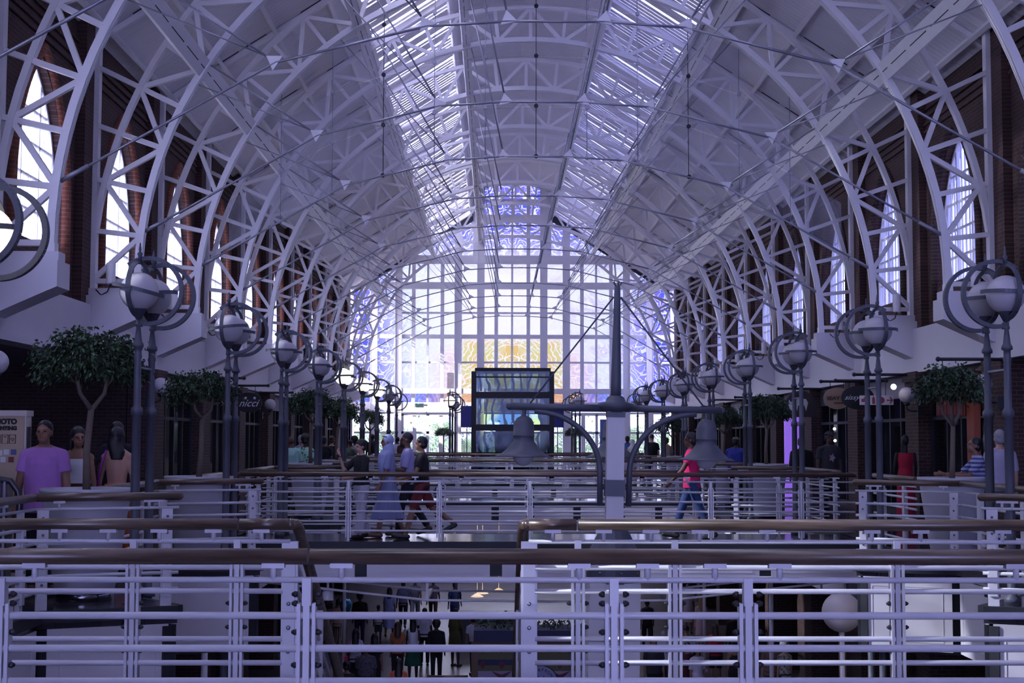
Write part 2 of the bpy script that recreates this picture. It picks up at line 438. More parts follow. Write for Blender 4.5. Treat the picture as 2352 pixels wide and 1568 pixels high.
# loudspeakers on the brackets
sp = MB(); sp.lathe([(.08, 0), (.085, .02), (.085, .36), (.07, .38)], n=14)
cb = MB(); cb.tube([(.0, 0, 0), (-.05, -.02, -.14), (-.16, -.02, -.2), (-.26, 0, -.1)], .012, 6)
sp_me = sp.mesh('speaker'); sp_me.materials.append(WHITE); cb_me = cb.mesh('cable'); cb_me.materials.append(BLACKST)
for sx in (-1, 1):
    for k, ty in enumerate(TRUSS_Y):
        if ty < 23 or ty > 60: continue
        o = bpy.data.objects.new('loudspeaker', sp_me); COL.objects.link(o); o.location = (sx * 7.72, ty - .26, 4.42)
        tag(o, 'white can loudspeaker on the %s bracket at the %s arch from the end wall' % ('left' if sx < 0 else 'right', ORD[len(TRUSS_Y) - 1 - k]), 'loudspeaker', 'can loudspeakers along the brackets')
        c = bpy.data.objects.new('cable', cb_me); COL.objects.link(c); c.parent = o

# ------------------------------------------------------------------ roof
RS = .65
def roof_z(x): return 14.46 - RS * abs(x)
rm = MB()
for sx in (-1, 1):
    for xa, xb in ((8.6, 4.05),):
        m4 = [(sx * xa, roof_z(xa)), (sx * xb, roof_z(xb)), (sx * xb, roof_z(xb) + .08), (sx * xa, roof_z(xa) + .08)]
        rm.prism(m4, YB, YFAR + .2)
    rm.bb(sx * 1.98, sx * 2.1, YB, YFAR + .2, 13.1, 14.25)
    rm.prism([(sx * 2.1, 14.2), (0, 14.83), (0, 14.93), (sx * 2.1, 14.3)], YB, YFAR + .2)
ceil = struct(rm.build('ceiling', ROOFM), 'white corrugated pitched roof of the hall', 'ceiling')
pm = MB()
for sx in (-1, 1):
    for x in (8.0, 6.9, 5.75, 4.6, 4.05, 2.1):
        pm.bar((sx * x, YB, roof_z(x) - .09), (sx * x, YFAR, roof_z(x) - .09), .09, .16, (sx * RS, 0, 1))
    for ty in TRUSS_Y:
        if ty < 71: pm.bar((sx * 8.2, ty + .5, roof_z(8.2) - .07), (sx * 2.1, ty + .5, roof_z(2.1) - .07), .1, .1)
pm.build('purlin', WHITE, ceil)
gp = MB()
for sx in (-1, 1):                                   # dark open joints of the roof sheets
    for ty in TRUSS_Y:
        for xa in (7.6, 7.0, 6.4, 5.2, 4.4):
            gp.bar((sx * xa, ty + .42, roof_z(xa) - .004), (sx * (xa - .45), ty + .42, roof_z(xa - .45) - .004), .05, .006)
gp.build('joint_slot', BLACKST, ceil)
for sx in (-1, 1):
    g = MB(); g.quad((sx * 4.05, YB, roof_z(4.05) + .04), (sx * 4.05, YFAR, roof_z(4.05) + .04), (sx * 2.05, YFAR, roof_z(2.05) + .04), (sx * 2.05, YB, roof_z(2.05) + .04))
    o = struct(g.build('window_%d' % wn, SKYGL), 'ribbed skylight strip on the %s of the ridge' % ('left' if sx < 0 else 'right'), 'skylight'); wn += 1
    rb = MB(); y = YB + .1; rr = random.Random(3 + sx)
    while y < YFAR:
        w = .2 if rr.random() < .75 else .42
        rb.bar((sx * 4.05, y, roof_z(4.05)), (sx * 2.05, y, roof_z(2.05)), w, .03, (sx * RS, 0, 1)); y += w + (.045 if sx > 0 else .09)
    rb.build('skylight_rib', ROOFM, o)

# ------------------------------------------------------------------ arch trusses
R_IN, R_OUT, ZC = 7.3, 8.13, 4.5
NN = 14
def P(R, th): return Vector((-R * math.cos(th), 0, ZC + R * math.sin(th)))
def TH(n): return math.radians(90.0 * n / NN)
tp = empty('arch_truss', (0, 0, 0))
n0 = 26
def chord(R, w, h, n_a, n_b):
    m = MB(); k = (n_b - n_a) * 2
    for i in range(k):
        a, c = TH(n_a + (n_b - n_a) * i / k), TH(n_a + (n_b - n_a) * (i + 1) / k)
        m.bar(P(R, a), P(R, c), w, h, (0, 1, 0))
    return m
m = chord(R_IN, .13, .05, 0, 28)
for y in (-.07, .07):
    for i in range(56):
        a, c = TH(i / 2), TH((i + 1) / 2)
        d = Vector((0, y, 0)); m.bar(P(R_IN, a) + d, P(R_IN, c) + d, .12, .03, (0, 1, 0))
for sx in (-1, 1): m.bb(sx * (R_IN - .07), sx * (R_IN + .07), -.09, .09, 4.3, ZC); m.bb(sx * (R_IN - .12), sx * (R_IN + .12), -.14, .14, 4.22, 4.32)
m.build('inner_chord', WHITE, tp)
chord(R_OUT, .1, .14, 1, 27).build('outer_chord', WHITE, tp)
for sx in (-1, 1):
    m = MB(); m.bb(sx * 8.05, sx * 8.29, -.08, .1, 4.2, 9.2); m.build('wall_post', WHITE, tp)
for n in range(0, 29):
    th = TH(n); m = MB()
    q = P(R_OUT, th)
    c = abs(math.cos(th))
    if c > .86:                                     # run the strut on to the wall post
        ln = 8.12 / c; q = P(1, 0) if False else Vector((-math.copysign(8.12, math.cos(th)), 0, ZC + abs(8.12 * math.tan(th))))
    m.bar(P(R_IN, th), q, .085, .1, (0, 1, 0)); m.build('radial_strut', WHITE, tp)
for n in range(1, 28, 2):
    for d in (-1, 1):
        m = MB(); m.bar(P(R_IN, TH(n)), P(R_OUT, TH(n + d)), .085, .09, (0, 1, 0)); m.build('diagonal_strut', WHITE, tp)
# tension polygon slung under the arch, with gusset plates and hangers
POLY = [(-7.2, 5.4), (-4.1, 7.17), (-1.9, 7.72), (-.7, 7.8), (.7, 7.8), (1.9, 7.72), (4.1, 7.17), (7.2, 5.4)]
CABLE = mat('steel_cable', '#9a9aa6', .4, metal=.5, vary=.1)
for (xa, za), (xb, zb) in zip(POLY, POLY[1:]):
    m = MB(); m.tube([(xa, 0, za), (xb, 0, zb)], .021, 6)
    if abs(xa) > 7 or abs(xb) > 7:
        e = Vector((xa, 0, za)) if abs(xa) > 7 else Vector((xb, 0, zb)); f = Vector((xb, 0, zb)) if abs(xa) > 7 else Vector((xa, 0, za))
        m.tube([e, e + (f - e) * .13], .035, 8)
    m.build('tie_rod', CABLE, tp)
for x, z in POLY[1:-1]:
    m = MB(); d = Vector((x, 0, z - ZC)).normalized(); t = Vector((d.z, 0, -d.x)); c = Vector((x, 0, z))
    a, bq, cq = c + t * .13 - d * .03, c - t * .13 - d * .03, c + d * .17
    m.add([v + Vector((0, y, 0)) for y in (-.015, .015) for v in (a, bq, cq)], [(0, 1, 2), (5, 4, 3), (0, 3, 4, 1), (1, 4, 5, 2), (2, 5, 3, 0)])
    m.build('gusset_plate', WHITE, tp)
    e = Vector((d.x * R_IN, 0, ZC + d.z * R_IN))
    m = MB(); m.tube([cq, e], .018, 6); m.build('hanger_rod', CABLE, tp)
    if abs(x) > 1:
        m = MB(); d2 = Vector((d.x + .12 * (1 if x > 0 else -1), 0, d.z)).normalized()
        m.tube([cq, Vector((d2.x * R_IN, 0, ZC + d2.z * R_IN))], .012, 6); m.build('hanger_rod', CABLE, tp)
tp_all = [tp] + [tree_copy(tp) for _ in TRUSS_Y[1:]]
for k, (o, ty) in enumerate(zip(tp_all, TRUSS_Y)):
    o.location = (0, ty, 0)
    tag(o, 'white steel lattice roof arch, %s from the stained-glass end wall' % ORD[len(TRUSS_Y) - 1 - k], 'roof arch', 'lattice arches of the roof')
# box beams along the hall
for n in (5, 9, 12, 16, 19, 23):
    th = TH(n); c = P(R_IN + .03, th); d = Vector((-math.cos(th), 0, math.sin(th))); t = Vector((d.z, 0, -d.x))
    w = .34 if n in (5, 23) else .2
    m = MB(); m.bar(c + Vector((0, 8, 0)), c + Vector((0, YFAR, 0)), w, .12, d)
    r = m.build('box_beam', WHITE)
    side = 'left' if n < 14 else 'right'; k = {5: 'lowest', 9: 'middle', 12: 'topmost', 16: 'topmost', 19: 'middle', 23: 'lowest'}[n]
    tag(r, 'long white box beam running to the end wall, %s on the %s' % (k, side), 'beam', 'box beams along the roof')
    m = MB(); y = 9.
    while y < YFAR - 1:
        m.bar(c - d * .061 + Vector((0, y, 0)), c - d * .061 + Vector((0, y + .9, 0)), .016, .004, d); y += 1.15
    m.build('slot_line', BLACKST, r)

# ------------------------------------------------------------------ glass smoke curtain
YC = 30.5
cr = empty('glass_smoke_curtain', (0, YC + .12, 0)); tag(cr, 'hanging bolted glass smoke curtain across the arch, mid hall', 'glass screen')
def poly_z(x):
    for (xa, za), (xb, zb) in zip(POLY, POLY[1:]):
        if xa <= x <= xb: return za + (zb - za) * (x - xa) / (xb - xa)
    return 5.4
PW = 1.11; xs = [-6.66 + PW * i for i in range(13)]
BOLT = mat('dark_bolt', '#2a2b33', .4, metal=.6)
for i in range(12):
    xa, xb = xs[i] + .01, xs[i + 1] - .01
    za, zb = poly_z(xa) + .03, poly_z(xb) + .03
    k = 0
    while True:
        zt0, zt1 = za + PW * .98, zb + PW * .98
        lim = lambda x: ZC + math.sqrt(max(0, R_IN ** 2 - x * x)) - .05
        if max(za, zb) > min(lim(xa), lim(xb)) - .1: break
        t0, t1 = min(zt0, lim(xa)), min(zt1, lim(xb))
        m = MB(); m.add([(x, y, z) for y in (0,) for x, z in ((xa, za), (xb, zb), (xb, t1), (xa, t0))], [(0, 1, 2, 3)])
        m.build('glass_pane', CURT, cr)
        za, zb = zt0 + .02, zt1 + .02
        k += 1
for i in range(1, 12, 1):
    z = poly_z(xs[i]) + .03
    m = MB(); m.tube([(xs[i], .03, z), (xs[i], .03, ZC + math.sqrt(R_IN ** 2 - xs[i] ** 2))], .009, 5)
    while z < ZC + math.sqrt(R_IN ** 2 - xs[i] ** 2):
        m.lathe([(.045, -.03), (.05, 0), (.045, .03)], (xs[i], -.02, z), 10, Matrix.Rotation(PI / 2, 3, 'X')); z += PW
    m.build('spider_fitting', BOLT if i in (3, 6, 9) else CABLE, cr)
# ------------------------------------------------------------------ people
SIGNBLK = mat('black_sign', '#0d0e13', .6, vary=.1)
METAL = mat('brushed_metal', '#9a9aa4', .3, metal=.8, vary=.1)
def skinm(name, c): return mat(name, c, .55, vary=.06, scale=12)
SK = {'l': skinm('skin_light', '#b98f7c'), 'm': skinm('skin_tan', '#8a6350'), 'd': skinm('skin_brown', '#5a3d33'), 'x': skinm('skin_dark', '#3c2924')}
HAIRM = {'k': mat('hair_black', '#15131a', .5, vary=.3, scale=30), 'b': mat('hair_brown', '#3a281f', .5, vary=.3, scale=30), 'g': mat('hair_grey', '#8a8790', .6, vary=.25, scale=30), 'y': mat('hair_blond', '#a58a60', .5, vary=.3, scale=30)}
EYE = mat('eye_dark', '#1a1518', .2)
LIP = mat('lips', '#8a4f4c', .5)
_cl = {}
def cloth(c, rough=.85):
    if c not in _cl: _cl[c] = mat('fabric_' + c.strip('#'), c, rough, vary=.1, scale=14, bump=.05)
    return _cl[c]
def printed(name, a, b_, sc=14):
    if name in MATS: return MATS[name]
    m, N, L, bs_, out = nodes_of(name)
    tc = N.new('ShaderNodeTexCoord'); v = N.new('ShaderNodeTexVoronoi'); v.inputs['Scale'].default_value = sc; L.new(tc.outputs['Object'], v.inputs['Vector'])
    L.new(mix_n(N, L, ramp_n(N, L, v.outputs['Distance'], .35, .5), srgb(a), srgb(b_)), bs_.inputs['Base Color']); bs_.inputs['Roughness'].default_value = .85
    return m
def striped(name, a, b_, sc):
    m, N, L, bs_, out = nodes_of(name)
    tc = N.new('ShaderNodeTexCoord'); w1 = N.new('ShaderNodeTexWave'); w1.bands_direction = 'X' if 'trousers' in name else 'Z'; w1.inputs['Scale'].default_value = sc; L.new(tc.outputs['Object'], w1.inputs['Vector'])
    L.new(mix_n(N, L, ramp_n(N, L, w1.outputs['Fac'], .4, .6), srgb(a), srgb(b_)), bs_.inputs['Base Color']); bs_.inputs['Roughness'].default_value = .85
    return m
class Blob:
    def __init__(s): s.m = MB()
    def cap(s, p0, p1, r0, r1, flat0=False, flat1=False, ex=1., side=None, n=12):
        """tapered capsule; ex widens it along `side`"""
        p0, p1 = Vector(p0), Vector(p1); d = p1 - p0; L_ = d.length
        d = d.normalized() if L_ > 1e-6 else Vector((0, 0, 1))
        sd = Vector(side) if side is not None else d.orthogonal()
        sd = (sd - d * sd.dot(d)).normalized(); fw = d.cross(sd).normalized()
        rings = []
        if not flat0:
            for a in (80, 55, 28): rings.append((p0 - d * r0 * math.sin(math.radians(a)), r0 * math.cos(math.radians(a))))
        rings.append((p0, r0)); rings.append((p1, r1))
        if not flat1:
            for a in (28, 55, 80): rings.append((p1 + d * r1 * math.sin(math.radians(a)), r1 * math.cos(math.radians(a))))
        s.rings(rings, sd, fw, ex, n)
    def rings(s, rings, sd, fw, ex=1., n=12):
        vs = []
        for c, r in rings:
            rx, ry = r if isinstance(r, tuple) else (r * ex, r)
            for j in range(n):
                t = 2 * PI * j / n; vs.append(c + sd * math.cos(t) * rx + fw * math.sin(t) * ry)
        k = len(rings); fs = []
        for i in range(k - 1):
            for j in range(n):
                j2 = (j + 1) % n; fs.append((i * n + j, i * n + j2, (i + 1) * n + j2, (i + 1) * n + j))
        fs.append(tuple(range(n - 1, -1, -1))); fs.append(tuple(range((k - 1) * n, k * n)))
        s.m.add(vs, fs)
    def stack(s, lst, n=16):          # lst: (x, y, z, rx, ry) horizontal rings
        s.rings([(Vector((x, y, z)), (rx, ry)) for x, y, z, rx, ry in lst], Vector((1, 0, 0)), Vector((0, 1, 0)), 1., n)
    def ball(s, c, rx, ry, rz): s.m.sphere(c, 1., 14, 10, (rx, ry, rz))
    def mesh(s, name, vox, smooth=2):
        me = s.m.mesh(name, True)
        o = bpy.data.objects.new('tmp', me); TS.collection.objects.link(o)
        md = o.modifiers.new('r', 'REMESH'); md.mode = 'VOXEL'; md.voxel_size = vox; md.use_smooth_shade = True
        if smooth:
            ms = o.modifiers.new('s', 'SMOOTH'); ms.iterations = smooth; ms.factor = .5
        TS.view_layers[0].update()
        out = bpy.data.meshes.new_from_object(o.evaluated_get(TS.view_layers[0].depsgraph))
        out.name = name
        TS.collection.objects.unlink(o); bpy.data.objects.remove(o); bpy.data.meshes.remove(me)
        return out
def V(*a): return Vector(a)
def person(label, x, y, z, H=1.72, face=0., skin='m', hair=('short', 'k'), top=None, bottom=None, shoes='#2a2628', pose=None, vox=.013, build=1., extra=None, group=None, fem=False):
    """face: heading in degrees, 0 looks along -Y (to the camera), 90 looks along +X, 180 away, 270 along -X."""
    P_ = dict(la=(0, 8, 8), ra=(0, 8, 8), ll=(0, 0), rl=(0, 0), head=(0, 0), lean=0); P_.update(pose or {})
    s = H / 1.75; w = build
    # local frame: x = person's left is +x when facing +y; forward is +y
    hipz, wz, cz, nz_, hz = .91, 1.06, 1.29, 1.46, 1.612
    lean = math.radians(P_['lean'])
    def tilt(p):                                  # lean the trunk about the hips
        v = p - V(0, 0, hipz); return V(v.x, v.y * math.cos(lean) + v.z * math.sin(lean), v.z * math.cos(lean) - v.y * math.sin(lean)) + V(0, 0, hipz)
    shw = (.148 if fem else .17) * w ** .6; hpw = .092 * (1.05 if fem else 1)
    J = {}
    for sd, nm in ((-1, 'l'), (1, 'r')):
        hp, kn = P_[nm + 'l']
        a = math.radians(hp); b_ = math.radians(hp - kn)
        hip = V(sd * hpw, 0, hipz); knee = hip + V(sd * .01, math.sin(a), -math.cos(a)) * .43; ank = knee + V(0, math.sin(b_), -math.cos(b_)) * .42
        J[nm + 'hip'], J[nm + 'knee'], J[nm + 'ank'] = hip, knee, ank
        J[nm + 'toe'] = ank + V(sd * .02, math.cos(b_ * .6), math.sin(b_ * .6) - .12).normalized() * .17
        pit, ab, el = P_[nm + 'a'][:3]; yaw_ = P_[nm + 'a'][3] if len(P_[nm + 'a']) > 3 else 0
        pa, aa, ea = math.radians(pit), math.radians(ab), math.radians(el)
        sh = tilt(V(sd * shw, 0, 1.385))
        ud = V(sd * math.sin(aa), math.sin(pa) * math.cos(aa), -math.cos(pa) * math.cos(aa))
        elb = sh + ud * .29
        fd = V(sd * math.sin(aa) * .4, math.sin(pa + ea), -math.cos(pa + ea)).normalized()
        if yaw_: fd = (Matrix.Rotation(math.radians(yaw_) * sd, 3, 'Z') @ fd)
        wr = elb + fd * .245
        J[nm + 'sh'], J[nm + 'elb'], J[nm + 'wr'], J[nm + 'fd'] = sh, elb, wr, fd
    drop = min(J['lank'].z, J['rank'].z) - .085
    up = -drop
    bod = Blob()
    chest_w, chest_d = (.145 if fem else .16) * w ** .8, (.105 if fem else .112) * w
    wst = (.118 if fem else .145) * w * (1 if w < 1.15 else w ** .5); hipw = (.165 if fem else .158) * w
    T = lambda zz, rx, ry, yo=0: (tilt(V(0, yo, zz)), (rx, ry))
    tors = [T(.84, hipw * .75, .09 * w), T(.90, hipw, .112 * w, -.01), T(.97, hipw * .95, .112 * w, -.01), T(1.07, wst, .095 * w), T(1.18, (wst + chest_w) / 2, .103 * w), T(1.30, chest_w, chest_d), T(1.37, chest_w * .97, .095 * w), T(1.43, chest_w * .66, .075), T(1.475, .06, .06)]
    bod.rings(tors, V(1, 0, 0), V(0, 1, 0), 1., 18)
    hy, hpch = P_['head']; hm = Matrix.Rotation(math.radians(-hy), 3, 'Z') @ Matrix.Rotation(math.radians(hpch), 3, 'X')
    hc = tilt(V(0, .015, hz))
    bod.cap(tilt(V(0, -.005, 1.43)), hc + V(0, 0, -.07), .058 if not fem else .05, .052 if not fem else .046)
    def hb(c, rx, ry, rz, bl=bod):
        bl.m.sphere(hc + hm @ Vector(c), 1., 14, 10, (rx, ry, rz), hm)
    hb((0, -.005, .028), .076, .096, .098); hb((0, .028, -.045), .058, .066, .07); hb((0, .058, -.078), .032, .03, .026)
    hb((0, .096, -.008), .0135, .022, .026); hb((0, .07, .032), .058, .028, .014); hb((0, .082, -.052), .027, .016, .013)
    for sd in (-1, 1): hb((sd * .076, -.005, -.005), .012, .02, .03)
    for sd, nm in ((-1, 'l'), (1, 'r')):
        sh, elb, wr, fd = (J[nm + k] for k in ('sh', 'elb', 'wr', 'fd'))
        bod.cap(tilt(V(sd * .05, -.01, 1.44)), sh, .055, .05 * w ** .6); aw = .046 * w ** .8 * (.85 if fem else 1)
        bod.cap(sh, elb, aw, .038 * w * (.88 if fem else 1)); bod.cap(elb, wr, .037 * w * (.88 if fem else 1), .025)
        sdv = fd.cross(V(0, 0, 1) if abs(fd.z) < .9 else V(0, 1, 0)).normalized(); nv = fd.cross(sdv).normalized()
        pc = wr + fd * .045; bod.cap(wr + fd * .01, wr + fd * .08, .024, .026, ex=1.35, side=nv)
        for q, (off, ln_) in enumerate(((-.03, .062), (-.01, .074), (.011, .07), (.03, .055))):
            b0 = wr + fd * .085 + nv * off; c1 = b0 + fd * ln_ * .55 + sdv * .006 * sd; c2 = c1 + (fd + sdv * .5 * sd).normalized() * ln_ * .45
            bod.cap(b0, c1, .0092, .0088, n=8); bod.cap(c1, c2, .0088, .008, n=8)
        t0 = wr + fd * .03 - nv * .026; bod.cap(t0, t0 + (fd - nv * .55).normalized() * .06, .011, .0095, n=8)
        hip, kn, an, toe = (J[nm + k] for k in ('hip', 'knee', 'ank', 'toe'))
        bod.cap(hip, kn, .083 * w ** .7, .054); bod.cap(kn, kn.lerp(an, .35), .052, .055); bod.cap(kn.lerp(an, .35), an, .055, .037)
        bod.cap(an + V(0, -.03, -.045), toe + V(0, 0, -.03), .038, .03, ex=1.15, side=V(1, 0, 0))
    me = bod.mesh('person', vox); me.materials.append(SK[skin])
    o = bpy.data.objects.new('person', me); COL.objects.link(o)
    o.location = (x, y, z + up * s); o.scale = (s, s, s); o.rotation_euler = (0, 0, math.radians(face + 180))
    tag(o, label, 'person', group)
    def piece(bl, nm_, m_, vx=None, sm=2):
        mm = bl.mesh(nm_, vx or vox, sm); mm.materials.append(m_)
        c = bpy.data.objects.new(nm_, mm); COL.objects.link(c); c.parent = o; return c
    # hair
    st, hcx = hair[0], HAIRM.get(hair[1]) or cloth(hair[1])
    if st != 'bald':
        h = Blob()
        if st in ('short', 'cap', 'crop', 'long', 'bun', 'bob', 'afro', 'mid'):
            g = {'crop': .005, 'short': .009, 'cap': .006, 'afro': .05}.get(st, .012)
            hb((0, -.014 if st == 'crop' else -.018, .045 + g * .6), .077 + g, .092 + g, .084 + g, h)
            if st != 'crop': hb((0, -.045, -.01), .076 + g * .6, .062 + g, .07, h)
        if st in ('long', 'mid', 'bob'):
            ln_ = {'bob': .06, 'mid': .2, 'long': .36}[st]
            h.rings([(hc + hm @ V(0, -.06, .03), (.075, .05)), (hc + hm @ V(0, -.07, -.06), (.09, .055)), (hc + V(0, -.085, -.06 - ln_ * .5), (.1, .05)), (hc + V(0, -.1, -.06 - ln_), (.07, .03))], V(1, 0, 0), V(0, 1, 0), 1., 12)
            for sd in (-1, 1): h.cap(hc + hm @ V(sd * .075, -.01, .03), hc + hm @ V(sd * .082, -.02, -.06 - ln_ * .3), .028, .022)
        if st == 'bun': hb((0, -.1, .07), .045, .045, .045, h)
        if st == 'cap':
            piece(h, 'hair', HAIRM['k'])
            h = Blob(); hb((0, -.01, .075), .086, .102, .06, h); h.cap(hc + hm @ V(0, .07, .065), hc + hm @ V(0, .135, .055), .055, .045, ex=1.0, side=V(1, 0, 0)) if False else None
            h.rings([(hc + hm @ V(0, .06, .07), (.075, .012)), (hc + hm @ V(0, .11, .065), (.065, .01)), (hc + hm @ V(0, .15, .055), (.04, .008))], V(1, 0, 0), V(0, 0, 1), 1., 12)
            piece(h, 'cap', hcx)
        elif st == 'hijab':
            hb((0, -.02, .035), .092, .1, .105, h); hb((0, -.03, -.06), .085, .08, .08, h)
            h.rings([(hc + V(0, -.02, -.06), (.09, .09)), (tilt(V(0, .0, 1.47)), (.12, .105)), (tilt(V(0, .03, 1.40)), (.2, .14)), (tilt(V(0, .07, 1.25)), (.19, .11)), (tilt(V(0, .1, 1.1)), (.12, .06)), (tilt(V(0, .11, .98)), (.07, .04))], V(1, 0, 0), V(0, 1, 0), 1., 18)
            piece(h, 'headscarf', hcx)
        else: piece(h, 'hair', hcx)
    if P_.get('facefeat', vox < .0125 or True):
        for sd in (-1, 1):
            e = MB(); e.sphere(hc + hm @ V(sd * .031, .0815, .006), .0105, 8, 6, (1.2, .6, .8)); c = e.build('eye', EYE, o)
        e = MB(); e.sphere(hc + hm @ V(0, .0965, -.052), 1, 8, 6, (.02, .005, .006)); e.build('mouth', LIP, o)
    # clothes
    if top:
        kind, col = top[0], top[1]; mt = col if not isinstance(col, str) else cloth(col)
        t = Blob(); e = .012; hem = top[2] if len(top) > 2 else .86
        zs = [(hem, hipw + .018, .125 * w + .012), (max(hem + .02, .97), hipw * .99 + .012, .122 * w + .01), (1.07, wst + .022, .108 * w + .01), (1.18, (wst + chest_w) / 2 + .018, .115 * w + .008), (1.30, chest_w + .013, chest_d + .012), (1.37, chest_w * .98 + .01, .105 * w), (1.435, chest_w * .66 + .006, .084), (1.468, .07, .068)]
        zs = [q for q in zs if q[0] >= hem]
        if kind == 'strap': zs = [q for q in zs if q[0] < 1.4] + [(1.37, chest_w * .8, .1 * w)]; zs = sorted(zs)
        t.rings([T(*q) for q in zs], V(1, 0, 0), V(0, 1, 0), 1., 18)
        sl = {'tee': .6, 'long': 1.0, 'sleeveless': 0, 'strap': -1, 'half': .85}[kind]
        for sd, nm in ((-1, 'l'), (1, 'r')):
            sh, elb, wr = (J[nm + k] for k in ('sh', 'elb', 'wr'))
            if sl >= 0:
                t.cap(tilt(V(sd * .06, -.01, 1.425)), sh, .062, .06 * w ** .6, flat1=(sl == 0))
            if sl > 0:
                if sl < .95: t.cap(sh, sh.lerp(elb, sl), .06 * w ** .7, .062 * w ** .7, flat1=True)
                else: t.cap(sh, elb, .06 * w ** .7, .05 * w ** .7); t.cap(elb, elb.lerp(wr, .93), .05 * w ** .7, .036, flat1=True)
            if kind == 'strap': t.cap(tilt(V(sd * .09, .06, 1.36)), tilt(V(sd * .1, -.02, 1.455)), .012, .012); t.cap(tilt(V(sd * .1, -.02, 1.455)), tilt(V(sd * .09, -.07, 1.36)), .012, .012)
        piece(t, {'tee': 't_shirt', 'long': 'long_sleeved_top', 'sleeveless': 'sleeveless_top', 'strap': 'strap_top', 'half': 'shirt'}[kind], mt)
    if bottom:
        kind, col = bottom[0], bottom[1]; mt = col if not isinstance(col, str) else cloth(col)
        t = Blob(); topz = bottom[2] if len(bottom) > 2 else 1.02
        if kind in ('trousers', 'jeans', 'shorts', 'wide'):
            t.rings([T(topz, wst * .45 + hipw * .55 + .008, .112 * w + .004), T(.95, hipw + .01, .122 * w + .004, -.01), T(.87, hipw * .98 + .008, .12 * w, -.01), T(.8, hipw * .8, .09 * w)], V(1, 0, 0), V(0, 1, 0), 1., 18)
            for nm in ('l', 'r'):
                hip, kn, an = (J[nm + k] for k in ('hip', 'knee', 'ank'))
                if kind == 'shorts': t.cap(hip, hip.lerp(kn, .92), .095 * w ** .7, .085, flat1=True)
                elif kind == 'wide': t.cap(hip, kn, .1, .085); t.cap(kn, kn.lerp(an, .96), .085, .095, flat1=True)
                else: t.cap(hip, kn, .094 * w ** .7, .068); t.cap(kn, kn.lerp(an, .97), .068, .056, flat1=True)
            piece(t, {'shorts': 'shorts', 'jeans': 'jeans'}.get(kind, 'trousers'), mt)
        else:
            hemz = bottom[3] if len(bottom) > 3 else .35; fl_ = bottom[4] if len(bottom) > 4 else .24
            k_ = J['lknee'].lerp(J['rknee'], .5); sp_ = max(abs(J['lknee'].y), abs(J['rknee'].y), abs(J['lank'].y) * .8, abs(J['rank'].y) * .8)
            t.rings([(V(0, 0, hemz), (fl_, max(fl_ * .8, sp_ + .08))), (V(0, 0, (hemz + .85) / 2), (hipw * .4 + fl_ * .6, max(.15, sp_ * .6 + .08))), (V(0, -.01, .88), (hipw + .02, .135 * w)), T(.98, hipw * .96 + .014, .125 * w), T(topz, wst + .02, .11 * w)], V(1, 0, 0), V(0, 1, 0), 1., 20)
            piece(t, 'skirt', mt)
    if shoes:
        for nm in ('l', 'r'):
            t = Blob(); an, toe = J[nm + 'ank'], J[nm + 'toe']
            t.cap(an + V(0, -.035, -.045), toe + V(0, .012, -.035), .045, .036, ex=1.1, side=V(1, 0, 0))
            piece(t, 'shoe', cloth(shoes, .5))
    if extra: extra(o, J, tilt, hc, hm, piece)
    return o
WALK = dict(ll=(24, 6), rl=(-20, 22), la=(-18, 9, 12), ra=(20, 9, 18))
WALK2 = dict(ll=(-18, 20), rl=(22, 6), la=(20, 9, 18), ra=(-18, 9, 12))
def bag_strap(col, nm='shoulder_bag', sd=1):
    def f(o, J, tilt, hc, hm, piece):
        m = MB(); m.tube([tilt(V(sd * .13, 0, 1.47)), tilt(V(sd * .2, .08, 1.2)), V(sd * .24, .02, .95), tilt(V(sd * .2, -.1, 1.2)), tilt(V(sd * .13, -.05, 1.46))], .014, 6); m.box(V(sd * .25, 0, .9), (.1, .26, .24)); m.build(nm, cloth(col), o)
    return f
def backpack(col):
    def f(o, J, tilt, hc, hm, piece):
        b_ = Blob(); b_.ball(tilt(V(0, -.17, 1.24)), .14, .075, .2); piece(b_, 'backpack', cloth(col))
    return f
up_h = lambda px, py, Y: min(1.9, max(1.5, zat(py, Y)))
# --- left gallery, near
person('man in a lilac t-shirt standing by the photo kiosk, looking at the camera', at(110, 15.6), 15.6, 0, 1.86, 0, 'm', ('crop', 'k'), ('tee', '#a874b8', .80), ('trousers', '#26242e'), '#222', dict(la=(2, 10, 6), ra=(4, 11, 8), head=(0, 6)), .0095, 1.16)
person('woman in a white strap top and pale blue trousers behind the fig trunk', at(186, 17.4), 17.4, 0, 1.80, 12, 'm', ('mid', 'k'), ('strap', '#d9d8e4', 1.08), ('wide', '#7f94c8'), '#888', dict(la=(3, 9, 6), ra=(0, 9, 6), head=(-18, 0)), .0095, .95, fem=True)
person('woman with a bare back, orange trousers and a purple shoulder bag', at(276, 18.0), 18.0, 0, 1.8, 190, 'l', ('mid', 'k'), None, ('wide', '#c4622a', 1.06), '#555', dict(la=(10, 12, 14), ra=(0, 9, 6), head=(30, 0)), .0095, .95, bag_strap('#8a2f9a', 'purple_bag', -1), fem=True)
person('man in dark clothes half hidden behind the woman in orange', at(274, 20.4), 20.4, 0, 1.9, 180, 'd', ('short', 'k'), ('tee', '#1c1c2a'), ('trousers', '#1d1c24'), '#111', None, .013)
